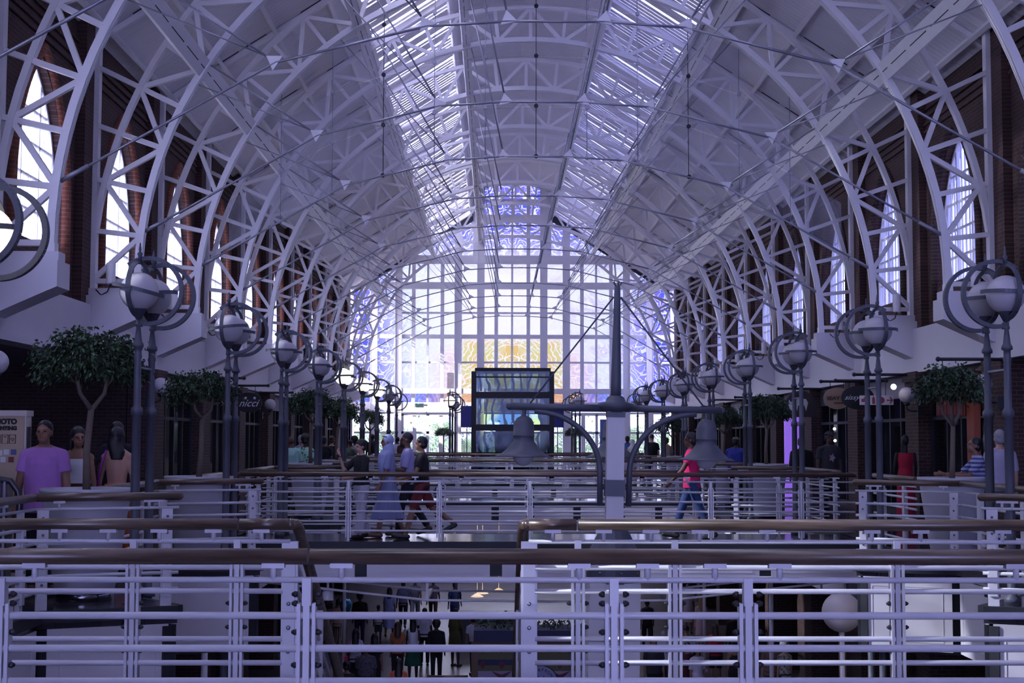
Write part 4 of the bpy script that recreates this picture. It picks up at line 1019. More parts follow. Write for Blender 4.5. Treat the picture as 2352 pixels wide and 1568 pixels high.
# the hall axis (+Y) must land on (VX, VY)
pitch = math.atan2(VY - 784, F); yaw = math.atan2(1176 - VX, F)
fwd = Vector((math.sin(yaw) * math.cos(pitch), math.cos(yaw) * math.cos(pitch), math.sin(pitch)))
q = fwd.to_track_quat('-Z', 'Y')
co.matrix_world = Matrix.Translation(CAM) @ q.to_matrix().to_4x4() @ Matrix.Rotation(math.radians(.12), 4, 'Z')
vs = SC.view_settings; vs.view_transform = 'Standard'; vs.look = 'None'; vs.gamma = 1; vs.use_curve_mapping = False; vs.exposure = EXPO
SC.cycles.max_bounces = 7; SC.cycles.diffuse_bounces = 4; SC.cycles.glossy_bounces = 3; SC.cycles.transmission_bounces = 4; SC.cycles.transparent_max_bounces = 24
SC.cycles.use_denoising = True; SC.cycles.adaptive_threshold = .03; SC.cycles.sample_clamp_indirect = 4; SC.cycles.caustics_reflective = False; SC.cycles.caustics_refractive = False
# ------------------------------------------------------------------ shops and outer walls of the galleries
DARKWALL = mat('dark_shop_wall', '#3a3538', .8, vary=.3, scale=1.2)
METAL = mat('brushed_metal', '#9a9aa4', .3, metal=.8, vary=.1)
def pierced_wall(name, x, y0, y1, z0, z1, holes, m_, lab):
    m = MB(); ys = [y0]
    for a, b_, c, d in holes: ys += [a, b_]
    ys.append(y1)
    for i in range(0, len(ys), 2):
        m.bb(x - .1, x + .1, ys[i], ys[i + 1], z0, z1)
    for a, b_, c, d in holes:
        m.bb(x - .1, x + .1, a, b_, z0, c); m.bb(x - .1, x + .1, a, b_, d, z1)
    return struct(m.build(name, m_), lab, 'wall')
FAC0 = {-1: 29.6, 1: 24.6}
for sx in (-1, 1):
    side = 'left' if sx < 0 else 'right'
    hl = [(y, y + 1.5, .8, 2.7) for y in ([33.4, 38.4, 43.4, 48.4, 53.4, 58.4, 63.4] if sx < 0 else [28.4, 33.4, 38.4, 43.4, 48.4, 53.4, 58.4, 63.4])]
    pierced_wall('wall_%s_outer' % side, sx * 13.9, YB, YFAR, -.1, 3.3, hl, BRICK_Y if sx < 0 else DARKWALL, 'outer wall of the %s gallery' % side)
    f0 = FAC0[sx]
    for a, b_, c, d in hl:
        m = MB()
        for y in (a, (a + b_) / 2, b_): m.bb(-.04, .04, y - .03, y + .03, c, d)
        for z in (c, (c + d) / 2, d): m.bb(-.04, .04, a, b_, z - .03, z + .03)
        o = struct(m.build('window_%d' % wn, WHITE, loc=(sx * 13.9, 0, 0)), 'bright back window of the %s shops at %d metres' % (side, round(a)), 'window'); wn += 1
        g = MB(); g.quad((0, a, c), (0, b_, c), (0, b_, d), (0, a, d)); g.build('pane', FROST, o)
    # brick wall standing across the gallery where the shops begin
    m = MB(); m.bb(sx * 8.52, sx * 14, f0, f0 + .25, 0, 3.2)
    struct(m.build('wall_%s_shops' % side, BRICK_X), 'dark brick flank of the first %s shop' % side, 'wall')
    # piers and shop fronts
    k = 0; y = f0
    while y < 69:
        m = MB(); m.bb(sx * 7.95, sx * 8.5, y, y + .95, 0, 3.1); m.bb(sx * 7.9, sx * 8.5, y - .03, y + .98, 2.92, 3.12); m.bb(sx * 7.9, sx * 8.5, y - .03, y + .98, 0, .12)
        tag(m.build('brick_pier', BRICK_P), 'dark brick pier of the %s shop row, %s from the camera' % (side, ORD[k]), 'pier', 'brick piers of the shop rows')
        y2 = min(y + 4.95, YFAR)
        r = empty('shop_front', (sx * 8.25, y + .95, 0)); tag(r, 'dark glazed shop front in the %s row after the %s brick pier' % (side, ORD[k]), 'shop front', 'shop fronts of the galleries')
        ln = y2 - y - .95
        m = MB(); m.bb(-.06, .06, 0, ln, 2.62, 3.15); m.build('header_board', SOFFIT if k % 2 else DARKST, r)
        m = MB()
        for u in (.03, ln * .3, ln * .52, ln * .74, ln - .03): m.bb(-.05, .05, u - .04, u + .04, 0, 2.65)
        m.bb(-.05, .05, 0, ln, 0, .14); m.bb(-.05, .05, 0, ln, 2.1, 2.17); m.build('frame', BLACKST, r)
        g = MB()
        for u0, u1 in ((.03, ln * .3), (ln * .52, ln * .74), (ln * .74, ln - .03)): g.quad((0, u0, .1), (0, u1, .1), (0, u1, 2.65), (0, u0, 2.65))
        g.build('pane', SHOPGL, r)
        m = MB(); m.bb(-.02, .03, ln * .74 - .02, ln * .74 + .03, .1, 2.6); m.build('door_rail', METAL, r)
        y += 5.0; k += 1
# partitions between the shops
pt = 60
for sx in (-1, 1):
    y = FAC0[sx] + 5
    while y < 69:
        m = MB(); m.bb(sx * 10.6, sx * 13.8, y + .3, y + .5, 0, 3.2); m.bb(sx * 11.4, sx * 11.9, y - 2.4, y - .9, 0, 2.1)
        struct(m.build('wall_partition', DARKWALL), 'dark partition inside the %s shops at %d metres' % ('left' if sx < 0 else 'right', round(y)), 'wall'); y += 5
# ground floor walls below the galleries
for sx in (-1, 1):
    side = 'left' if sx < 0 else 'right'
    m = MB()
    m.bb(sx * 8.6, sx * 8.9, YB, YFAR, -5, -.1)
    struct(m.build('wall_%s_ground' % side, BRICK_Y if sx > 0 else DARKWALL), 'dark brick ground-floor wall below the %s gallery' % side, 'wall')
    y = 22
    k = 0
    while y < 66:
        m = MB(); m.bb(sx * 7.3, sx * 8.0, y, y + .8, -5, -.2); m.bb(sx * 7.25, sx * 8.05, y - .05, y + .85, -5, -4.8)
        tag(m.build('brick_pier', BRICK_P), 'ground-floor brick pier below the %s gallery, %s from the camera' % (side, ORD[k]), 'pier', 'brick piers of the ground floor'); y += 5; k += 1
# slim white posts under the galleries
for sx in (-1, 1):
    for k, y in enumerate((21.5, 31.5, 41.5)):
        m = MB(); m.lathe([(.05, -5), (.05, -.2)], n=10); m.lathe([(.1, -5), (.1, -4.9)], n=10)
        tag(m.build('steel_post', WHITE, loc=(sx * 5.2, y, 0)), 'slim white post holding up the %s gallery edge, %s from the camera' % ('left' if sx < 0 else 'right', ORD[k]), 'post', 'white posts under the galleries')

# ------------------------------------------------------------------ globe wall lamps
GLOBE = mat('opal_globe', '#bfbbc3', .35, vary=.03)
GLOBE_LIT = emit_mat('opal_globe_lit', '#fff0d8', 1.3, '#ffffff')
gl_me = None
def wall_globe(px, py, sx, lab, X=7.62):
    global gl_me
    Y = (sx * X - CAM.x) * F / (px - VX); z = zat(py, Y)
    r = empty('globe_wall_lamp', (sx * X, Y, z)); tag(r, lab, 'wall lamp', 'white globe lamps on the shop piers')
    if gl_me is None:
        m = MB(); m.sphere((0, 0, 0), .165, 18, 12); gl_me = m.mesh('globe'); gl_me.materials.append(GLOBE)
    o = bpy.data.objects.new('globe', gl_me); COL.objects.link(o); o.parent = r
    m = MB(); m.lathe([(.05, -.22), (.075, -.15)], n=12); m.tube([(0, 0, -.2), (0, 0, -.3), (sx * .1, 0, -.33), (sx * (7.94 - X), 0, -.33)], .018, 6); m.bb(sx * (7.83 - X), sx * (7.945 - X), -.07, .07, -.43, -.23)
    m.build('bracket', BLACKST, r)
wall_globe(372, 888, -1, 'white globe lamp beside the nearer left shop front, right of the twin lamp posts')
wall_globe(622, 930, -1, 'white globe lamp right of the black oval shop sign')
wall_globe(-5, 835, -1, 'white globe lamp at the left edge of the picture')
wall_globe(2263, 878, 1, 'white globe lamp on the nearest right brick pier', 7.6)
wall_globe(2086, 905, 1, 'white globe lamp left of the right potted fig tree')
# ------------------------------------------------------------------ hanging shop signs
SIGNBLK = mat('black_sign', '#14151c', .6, vary=.1)
LETTER = mat('white_letter', '#d8d8e0', .5, vary=.02)
TAN = mat('tan_sign', '#a58a72', .6, vary=.12, scale=5)
BROWN = mat('brown_sign', '#2e2624', .5, vary=.15)
INK = mat('dark_letter', '#3a2a28', .5, vary=.05)
RED = mat('red_sign_ink', '#a02034', .5, vary=.05)
PALE = mat('pale_sign', '#cdd2cf', .5, vary=.04)
GREEN = mat('exit_green', '#1f6f5a', .5, vary=.05)
ORANGE = mat('orange_stripe', '#8a3f28', .6, vary=.1)
def rod(px0, px1, py, Y, lab, r_=.03):
    m = MB(); z = zat(py, Y); m.tube([(at(px0, Y), Y, z), (at(px1, Y), Y, z)], r_, 8)
    for p in (px0, px1): m.sphere((at(p, Y), Y, z), r_ * 1.5, 8, 6)
    return tag(m.build('sign_rod', BLACKST), lab, 'sign rod', 'dark sign rods under the bulkheads')
def oval(px, py, wpx, hpx, Y, name, m_, lab, rodz):
    r = empty(name, (at(px, Y), Y, zat(py, Y))); tag(r, lab, 'shop sign')
    a, bq = wpx / F * Y / 2, hpx / F * Y / 2
    m = MB(); m.prism([(a * math.cos(t * PI / 18), bq * math.sin(t * PI / 18)) for t in range(36)], -.03, .03); m.build('board', m_, r)
    m = MB()
    for s_ in (-.5, .5): m.tube([(a * s_, 0, bq * .85), (a * s_, 0, zat(rodz, Y) - zat(py, Y))], .008, 5)
    m.build('hanger', BLACKST, r)
    return r, a, bq
for a in ((490, 562, 870, 34.0, 'dark sign rod above the left potted trees'), (545, 617, 887, 37.2, 'dark sign rod holding the black oval sign on the left'), (600, 673, 903, 41.5, 'dark sign rod beyond the black oval sign on the left'),
          (700, 765, 945, 52, 'dark sign rod far along the left shops'), (2160, 2320, 822, 24.4, 'dark sign rod over the nearest right shop'), (1965, 2130, 858, 30.2, 'dark sign rod over the red direction sign'),
          (1922, 2040, 872, 31.5, 'dark sign rod above the right oval signs, nearer one'), (1888, 1990, 874, 33.5, 'dark sign rod above the tan oval sign'), (1790, 1892, 891, 37.5, 'dark sign rod over the brown arched sign'), (1690, 1790, 911, 43, 'dark sign rod beside the far right tree'), (1640, 1745, 917, 47, 'dark sign rod furthest along the right shops')):
    rod(*a)
r, a, bq = oval(573, 926, 61, 46, 37.2, 'oval_sign', SIGNBLK, 'black oval sign reading nicci in white script', 887)
text_mesh('nicci', .27, 'lettering', LETTER, r, (-.01, -.034, -.02), shear=.45)
for x in (-.075, .16):
    m = MB(); m.prism([((.035 if i % 2 else .075) * .62 * math.sin(i * PI / 5) + x, (.035 if i % 2 else .075) * .62 * math.cos(i * PI / 5) + .12) for i in range(10)], -.038, -.031); m.build('star', LETTER, r)
r, a, bq = oval(1925, 913, 62, 50, 33.5, 'oval_sign', TAN, 'tan oval sign partly hidden by the black oval sign', 874)
text_mesh('SEAY', .11, 'lettering', INK, r, (-.1, -.034, .0), bold=.003, sx=1.25)
m = MB(); m.bb(-.08, .2, -.034, -.031, -.125, -.1); m.build('small_line', INK, r)
r, a, bq = oval(1972, 911, 76, 54, 31.5, 'oval_sign', SIGNBLK, 'black oval sign with thin white script on the right', 872)
text_mesh('sissy', .15, 'lettering', LETTER, r, (-.14, -.034, .0), shear=.5, sx=1.2)
# brown arched sign with pale cut-outs
Y = 37.5; r = empty('arched_sign', (at(1840, Y), Y, zat(925, Y))); tag(r, 'brown arched sign with pale animal cut-outs on the right', 'shop sign')
m = MB(); m.prism([(.43 * math.cos(t), .46 * math.sin(t) - .12) for t in [PI * i / 24 for i in range(25)]] + [(-.43, -.36), (.43, -.36)][0:2], -.03, .03); m.build('board', BROWN, r)
m = MB()
m.prism([(-.3, .1), (-.25, .02), (-.2, .12), (-.18, -.08), (-.22, -.2), (-.28, -.16), (-.33, -.02)], -.04, -.031); m.prism([(-.1, .12), (.14, .12), (.2, .02), (.14, -.2), (.1, -.05), (-.06, -.05), (-.1, -.2), (-.14, .0)], -.04, -.031)
m.build('cut_out', PALE, r)
# white direction sign with red symbols
Y = 30.4; r = empty('direction_sign', (at(2016, Y), Y, zat(917, Y))); tag(r, 'white direction sign with red fire symbols and arrow', 'sign')
m = MB(); m.bb(-.36, .36, -.02, .02, -.1, .1); m.build('board', PALE, r)
m = MB(); m.bb(-.33, -.22, -.026, -.021, -.04, .03); m.bb(-.28, -.25, -.026, -.021, .03, .06); m.bb(-.1, -.04, -.026, -.021, -.08, .05); m.bb(-.085, -.055, -.026, -.021, .05, .08)
m.prism([(.1 + .07 * math.cos(t * PI / 8), .07 * math.sin(t * PI / 8)) for t in range(16)], -.026, -.021)
m.bb(.21, .33, -.026, -.021, -.012, .012); m.prism([(.27, .07), (.3, .07), (.35, 0), (.3, -.07), (.27, -.07), (.32, 0)], -.026, -.021); m.build('symbol', RED, r)
m = MB(); m.tube([(-.2, 0, .1), (-.2, 0, .42)], .008, 5); m.tube([(.2, 0, .1), (.2, 0, .42)], .008, 5); m.build('hanger', BLACKST, r)
# green running-man sign with red arrow panel
Y = 45; r = empty('exit_sign', (at(1706, Y), Y, zat(950, Y))); tag(r, 'green running-man exit sign with a red arrow panel beneath', 'sign')
m = MB(); m.bb(-.14, .16, -.02, .02, -.22, .16); m.build('board', PALE, r)
m = MB(); m.bb(-.1, .06, -.026, -.021, .0, .16); m.bb(.09, .15, -.026, -.021, .0, .16); m.build('green_panel', GREEN, r)
m = MB(); m.bar((-.02, -.03, .12), (-.03, -.03, .07), .02, .004); m.bar((-.03, -.03, .07), (.01, -.03, .03), .015, .004); m.bar((-.03, -.03, .07), (-.07, -.03, .03), .015, .004); m.bar((-.06, -.03, .1), (.03, -.03, .11), .012, .004); m.sphere((-.01, -.03, .14), .012, 8, 6); m.build('running_figure', PALE, r)
m = MB(); m.bb(-.05, .08, -.026, -.021, -.1, -.08); m.prism([(.02, -.03), (.05, -.03), (.11, -.09), (.05, -.15), (.02, -.15), (.07, -.09)], -.026, -.021); m.build('arrow', RED, r)
m = MB(); m.tube([(0, 0, .16), (0, 0, .5)], .01, 5); m.build('hanger', BLACKST, r)
# orange striped shop blind
r = empty('striped_sign', (7.7, 26.2, 2.55)); tag(r, 'dark red striped hanging shop sign behind the right fig tree', 'shop sign')
m = MB(); m.bb(-.42, .42, -.03, .03, -.42, .42); m.build('board', mat('dark_red_board', '#5a2018', .6), r)
for i in range(14):
    m = MB(); m.bb(-.41 + .06 * i, -.385 + .06 * i, -.04, -.03, -.4, .4); m.build('stripe', ORANGE, r)
m = MB(); m.tube([(-.3, 0, .42), (-.3, 0, .6)], .01, 5); m.tube([(.3, 0, .42), (.3, 0, .6)], .01, 5); m.build('hanger', BLACKST, r)
# tall orange banner and lilac lit panel in the right shops
m = MB(); m.bb(7.78, 7.9, 25.65, 26.05, 0, 2.5); tag(m.build('orange_banner', ORANGE), 'tall orange banner panel behind the right fig tree trunk', 'banner')
m = MB(); m.bb(-.2, .2, -.05, .05, 0, 2.4)
tag(m.build('lit_panel', emit_mat('lilac_light_panel', '#8a62d8', .55, '#7a5ac0'), loc=(at(1819, 39.5), 39.5, 0)), 'tall lilac illuminated panel at the right shops', 'light panel')
# small spot lights inside the right shop
for k, (px, py) in enumerate(((1918, 983), (1919, 1010), (2056, 886))):
    Y = 34.6 if k < 2 else 29
    m = MB(); m.sphere((0, 0, 0), .035 if k < 2 else .06, 8, 6)
    o = m.build('spotlight', emit_mat('spot_glow', '#fff0d0', 5), loc=(at(px, Y), Y, zat(py, Y)))
    tag(o, ['small glowing spotlight inside the dark right shop, upper one', 'small glowing spotlight inside the dark right shop, lower one', 'bright spotlight above the white direction sign'][k], 'spotlight')
# mannequin in a red dress
# ------------------------------------------------------------------ exit sign over the left door, blue banners
r = empty('exit_sign', (at(963, 71.2), 71.2, zat(931, 71.2))); tag(r, 'pale EXIT sign hanging over the left end door', 'sign')
m = MB(); m.bb(-.25, .25, -.05, .05, -.13, .13); m.build('box', PALE, r); m = MB(); m.bb(.25, .42, 0, .05, -.04, .04); m.build('bracket', WHITE, r)
text_mesh('EXIT', .2, 'lettering', GREEN, r, (0, -.056, 0), sx=.95, bold=.004)
BLUE = mat('blue_banner', '#2a2f7c', .6, vary=.08)
for px, lab in ((1073, 'blue banner left of the glass lift'), (1281, 'blue banner right of the glass lift')):
    m = MB(); m.bb(-.3, .3, -.03, .03, -.52, .52); tag(m.build('banner', BLUE, loc=(at(px, 69), 69, zat(957, 69))), lab, 'banner')
    m = MB(); m.lathe([(.025, 0), (.025, zat(935, 69) + .1)], n=8); m.lathe([(.2, 0), (.2, .03)], n=12); tag(m.build('banner_stand', DARKST, loc=(at(px, 69), 69.06, 0)), lab.replace('banner', 'banner pole'), 'banner pole')
m = MB(); m.bb(-.5, .5, -.04, .04, 0, 2.55)
tag(m.build('notice_board', mat('blue_screen', '#3d5a9e', .3, vary=.2), loc=(at(1405, 61), 61, 0)), 'tall blue notice board behind the white lamp column', 'notice board')
# ------------------------------------------------------------------ glass lift / art glass panel
ART, N, L, b, out = nodes_of('swirled_art_glass')
tc = N.new('ShaderNodeTexCoord'); mp = N.new('ShaderNodeMapping'); mp.inputs['Scale'].default_value = (1, 1, .8); L.new(tc.outputs['Object'], mp.inputs[0])
nz = N.new('ShaderNodeTexNoise'); nz.inputs['Scale'].default_value = 1.1; nz.inputs['Detail'].default_value = 2; nz.inputs['Distortion'].default_value = 1.2; L.new(mp.outputs[0], nz.inputs['Vector'])
n2 = N.new('ShaderNodeTexNoise'); n2.inputs['Scale'].default_value = .7; L.new(mp.outputs[0], n2.inputs['Vector'])
wv = N.new('ShaderNodeTexWave'); wv.inputs['Scale'].default_value = .9; wv.inputs['Distortion'].default_value = 9; wv.inputs['Detail'].default_value = 2; L.new(mp.outputs[0], wv.inputs['Vector'])
c = mix_n(N, L, ramp_n(N, L, n2.outputs['Fac'], .4, .6), (.02, .06, .095, 1), (.15, .2, .05, 1))
c = mix_n(N, L, ramp_n(N, L, nz.outputs['Fac'], .52, .66), c, (.2, .3, .4, 1))
c = mix_n(N, L, ramp_n(N, L, wv.outputs['Fac'], .25, .12), c, (.002, .003, .006, 1))
tr = N.new('ShaderNodeBsdfTransparent'); L.new(c, tr.inputs[0])
gl = N.new('ShaderNodeBsdfGlossy'); gl.inputs['Roughness'].default_value = .05; gl.inputs[0].default_value = (.7, .8, .9, 1)
ms = N.new('ShaderNodeMixShader'); ms.inputs[0].default_value = .015; L.new(tr.outputs[0], ms.inputs[1]); L.new(gl.outputs[0], ms.inputs[2]); L.new(ms.outputs[0], out.inputs['Surface'])
Y = 57.6; xa, xb = at(1083, Y), at(1273, Y); zt = zat(845, Y)
r = empty('glass_lift', ((xa + xb) / 2, Y, 0)); tag(r, 'dark framed glass lift shaft with swirled blue-green glass', 'lift shaft')
hw = (xb - xa) / 2
for sx in (-1, 1):
    for y in (0, 2.2):
        m = MB(); m.bb(sx * hw, sx * (hw - .19), y - .1, y + .1, 0, zt - .14); m.build('corner_post', BLACKST, r)
m = MB(); m.bb(-hw + .14, hw - .14, -.12, 2.3, zt - .13, zt); m.build('top_cap', BLACKST, r)
for z in (zat(907, Y), zat(982, Y)):
    m = MB(); m.bb(-hw + .15, hw - .15, -.06, .06, z - .13, z + .13); m.bb(-hw + .15, hw - .15, 2.14, 2.26, z - .1, z + .1); m.build('cross_band', BLACKST, r)
for z0, z1 in ((zat(866, Y), zt - .13), (zat(899, Y), zat(866, Y)), (zat(975, Y), zat(914, Y)), (.1, zat(990, Y))):
    m = MB(); m.quad((-hw + .16, -.02, z0), (hw - .16, -.02, z0), (hw - .16, -.02, z1), (-hw + .16, -.02, z1)); m.build('glass_panel', ART, r)
for sx in (-1, 1):
    m = MB(); m.quad((sx * (hw - .1), .1, .1), (sx * (hw - .1), 2.1, .1), (sx * (hw - .1), 2.1, zt - .15), (sx * (hw - .1), .1, zt - .15)); m.build('side_glass', SHOPGL, r)
m = MB(); m.bb(-.7, .7, .5, 1.8, .0, 2.2); m.build('lift_car', DARKST, r)
m = MB(); m.bb(-.72, .72, -.02, .0, zat(866, Y) - .03, zat(866, Y) + .03); m.bb(-hw + .16, hw - .16, -.04, .02, zat(866, Y) - .03, zat(866, Y) + .03); m.build('glazing_bar', BLACKST, r)
# ------------------------------------------------------------------ railings
RAILW = mat('white_rail_paint', '#d4d2da', .3, vary=.05, scale=6)
KNOB = mat('dark_rubber_knob', '#26262d', .5, vary=.1)
SILVER = mat('silver_bolt', '#7c7c86', .3, metal=.8)
HR_Z, TOP_Z = 1.10, .985
BARZ = [.81, .65, .49, .33, .17]
knob_me = {-1: None, 1: None}
def cyl_between(m, a, b_, r, n=10): m.tube([a, b_], r, n)
def railing(name, pts, label, posts=(), wide=(), brackets=(), knobs=True, joints=(), ends=(0, 0), group=None, hr_r=.04, wood=None, detail=1):
    """pts: two plan points; posts/wide/brackets/joints: distances along the run. Built in local axes: x along the run."""
    (xa, ya), (xb, yb) = pts
    d = Vector((xb - xa, yb - ya, 0)); ln = d.length
    r = empty(name, (xa, ya, 0), math.atan2(d.y, d.x)); tag(r, label, 'railing', group)
    ng = 10 if detail else 6
    js = [0] + list(joints) + [ln]
    for a, b_ in zip(js, js[1:]):
        m = MB(); e0 = .006 if a else 0; pa, pb = a + e0, b_ - (.006 if b_ < ln else 0)
        m.tube([(pa, 0, HR_Z), (pb, 0, HR_Z)], hr_r, ng + 4)
        if a == 0 and ends[0]: m.sphere((0, 0, HR_Z), hr_r, ng + 4, 8)
        if b_ == ln and ends[1]: m.sphere((ln, 0, HR_Z), hr_r, ng + 4, 8)
        m.build('handrail', wood or WOOD, r)
    m = MB(); m.tube([(0, 0, TOP_Z), (ln, 0, TOP_Z)], .015, ng); m.build('top_bar', RAILW, r)
    stops = sorted([0] + list(posts) + list(wide) + [ln])
    for z in BARZ:
        m = MB(); m.tube([(0, -.0, z), (ln, -.0, z)], .0185 if detail else .016, ng); m.build('rail_bar', RAILW, r)
    for u in posts:
        m = MB()
        m.bb(u - .022, u + .022, -.03, .03, .86, TOP_Z + .01)
        m.bb(u - .016, u + .016, -.028, .028, -.05, .9)
        for s_ in (-1, 1):
            m.bb(u + s_ * .028, u + s_ * .046, -.034, .034, .06, .87)
        m.build('post', RAILW, r)
        if knobs:
            for z in (.915, .87, .73, .57, .41, .25):
                for s_ in (-1, 1):
                    if knob_me[s_] is None:
                        k = MB(); k.tube([(s_ * .046, -.005, 0), (s_ * .06, -.005, 0), (s_ * .075, -.005, 0)], [.014, .016, .007], 8); knob_me[s_] = k.mesh('bolt'); knob_me[s_].materials.append(KNOB)
                    k = bpy.data.objects.new('bolt', knob_me[s_]); COL.objects.link(k); k.parent = r; k.location = (u, 0, z)
    for u in wide:
        m = MB(); m.bb(u - .055, u + .055, -.01, .03, -.06, TOP_Z); m.bb(u - .04, u + .04, -.035, -.01, .1, .9); m.build('end_post', RAILW, r)
        if detail:
            for z in (.9, .735, .57, .41, .25):
                k = MB(); k.lathe([(.014, 0), (.014, .012), (.006, .016)], (u, -.034, z), 8, Matrix.Rotation(PI / 2, 3, 'X')); k.build('bolt', SILVER, r)
    for u in brackets:
        m = MB(); m.tube([(u, 0, TOP_Z), (u, 0, HR_Z - .03)], .016, 8); m.bb(u - .056, u + .056, -.022, .022, HR_Z - hr_r - .016, HR_Z - hr_r + .01); m.build('bracket', RAILW, r)
    return r
def along(pxs, Y, x0): return [at(p, Y) - x0 for p in pxs]
# nearest railing, across the whole picture
Y = 7.12; X0, X1 = -5.3, 5.3
railing('railing', [(X0, Y), (X1, Y)], 'nearest white railing with wooden handrail right across the foreground', along([22 - 700, 22, 712, 1409, 1714, 2420], Y, X0), (), along([-300, 95, 635, 790, 1330, 1486, 1640, 1788, 2330, 2480], Y, X0), joints=along([715], Y, X0))
Y = 9.77
railing('railing', [(X0, Y), (at(672, Y), Y)], 'second white railing on the left side of the stair opening', along([-60, 318, 553], Y, X0), along([672], Y, X0), along([150, 260, 375, 498, 607], Y, X0), joints=along([555], Y, X0), ends=(0, 1))
x0 = at(1215, Y)
railing('railing', [(x0, Y), (X1, Y)], 'second white railing on the sunlit right side of the stair opening', along([1327, 1548, 2056], Y, x0), along([1216], Y, x0), along([1270, 1386, 1494, 1605, 1760, 2000, 2112, 2300], Y, x0), joints=along([1326], Y, x0), ends=(1, 0))
# handrails running down with the stair, away from the camera
for px, lab in ((672, 'wooden stair handrail dropping away at the left post of the stair opening'), (1215, 'wooden stair handrail dropping away at the right post of the stair opening')):
    x = at(px, Y); s_ = -1 if px < 900 else 1
    r = empty('stair_handrail', (x, Y, 0)); tag(r, lab, 'handrail')
    m = MB(); m.tube([(0, 0, HR_Z), (-s_ * .03, .10, HR_Z - .01), (-s_ * .035, .2, HR_Z - .06), (-s_ * .035, 2.2, HR_Z - 1.12), (-s_ * .035, 4.4, HR_Z - 2.3)], .04, 14); m.build('handrail', WOODY, r)
    for z in BARZ[:4]:
        m = MB(); m.tube([(0, .02, z), (-s_ * .03, .14, z), (-s_ * .035, .24, z - .05), (-s_ * .035, 4.0, z - 2.1)], .016, 8); m.build('rail_bar', RAILW, r)
    for u in (1.4, 3.2):
        m = MB(); m.bb(-s_ * .035 - .03, -s_ * .035 + .03, u - .02, u + .02, -u * .53 - .25, HR_Z - u * .53); m.build('post', RAILW, r)
# footbridge railings
def bridge_rail(y, lab, detail, step=2.22, x0=-4.0, x1=4.0, joints=()):
    n = int((x1 - x0) / step) + 1
    ps = [.3 + step * i for i in range(n) if .3 + step * i < x1 - x0]
    br = [.3 + step * i + s_ for i in range(n) for s_ in (.37, 1.1, 1.85) if .3 + step * i + s_ < x1 - x0 - .05]
    return railing('railing', [(x0, y), (x1, y)], lab, ps, (), br, knobs=detail > 0, detail=detail, ends=(1, 1))
bridge_rail(23.68, 'front railing of the footbridge the four people are walking on', 1, 1.5, -5.1, 5.1)
bridge_rail(25.52, 'rear railing behind the four walkers on the footbridge', 0, 1.5, -5.1, 5.1)
bridge_rail(38.9, 'front railing of the next footbridge beyond the walkers', 0, 1.5, -5.2, 5.2)
bridge_rail(40.8, 'rear railing of the next footbridge beyond the walkers', 0, 1.5, -5.2, 5.2)
bridge_rail(54.1, 'front railing of the farthest footbridge', 0, 1.5, -5.2, 5.2)
bridge_rail(55.9, 'rear railing of the farthest footbridge', 0, 1.5, -5.2, 5.2)
bridge_rail(60.6, 'last railing before the end wall', 0, 1.5, -4.0, 4.0)
# gallery railings: a slanted front at every planter bay and straight runs between
for sx in (-1, 1):
    side = 'left' if sx < 0 else 'right'
    for k, yb in enumerate(BAYS):
        near = yb < 25
        a, c = (sx * 5.42, yb - .02), (sx * (4.1 if near else 4.05), yb + .5)
        ln = math.dist(a, c)
        if sx > 0: a, c = c, a
        wide = [.1, ln - .12]
        railing('railing', [a, c], 'slanted railing in front of the %s planter bay on the %s gallery' % (ORD[k], side), (), wide, [.25, ln - .3, ln - .2] if sx < 0 else [.2, .3, ln - .25], knobs=False, detail=1 if near else 0, ends=(1, 1) if near else (0, 0), hr_r=.042)
        y1 = ([b_[0] for b_ in BRIDGES if b_[0] > yb] + [YFAR])[0]
        nxt = BAYS[k + 1] if k + 1 < len(BAYS) else 66
        y1 = min(y1, nxt); y0 = yb + (2.05 if near else 2.85)
        if y1 - y0 < .6: continue
        n = max(1, int((y1 - y0) / 1.1)); ps = [(y1 - y0) * (i + .5) / n for i in range(n)]
        railing('railing', [(sx * 5.4, y0), (sx * 5.4, y1)], 'straight railing along the %s gallery edge after the %s planter bay' % (side, ORD[k]), (), ps, [p + .3 for p in ps[:-1]], knobs=False, detail=1 if near else 0, wood=WOODY)
    railing('railing', [(sx * 5.4, 10.1), (sx * 5.4, 14.05)], 'straight railing along the %s gallery edge before the first planter bay' % side, (), [.3, 1.4, 2.6, 3.6], [.8, 2.0, 3.1], knobs=False, wood=WOODY)
    railing('railing', [(sx * 5.4, 26.0), (sx * 5.4, 29.1)], 'straight railing along the %s gallery edge beyond the walkers\' footbridge' % side, (), [.3, 1.4, 2.6], [.8, 2.0], knobs=False, detail=0, wood=WOODY)
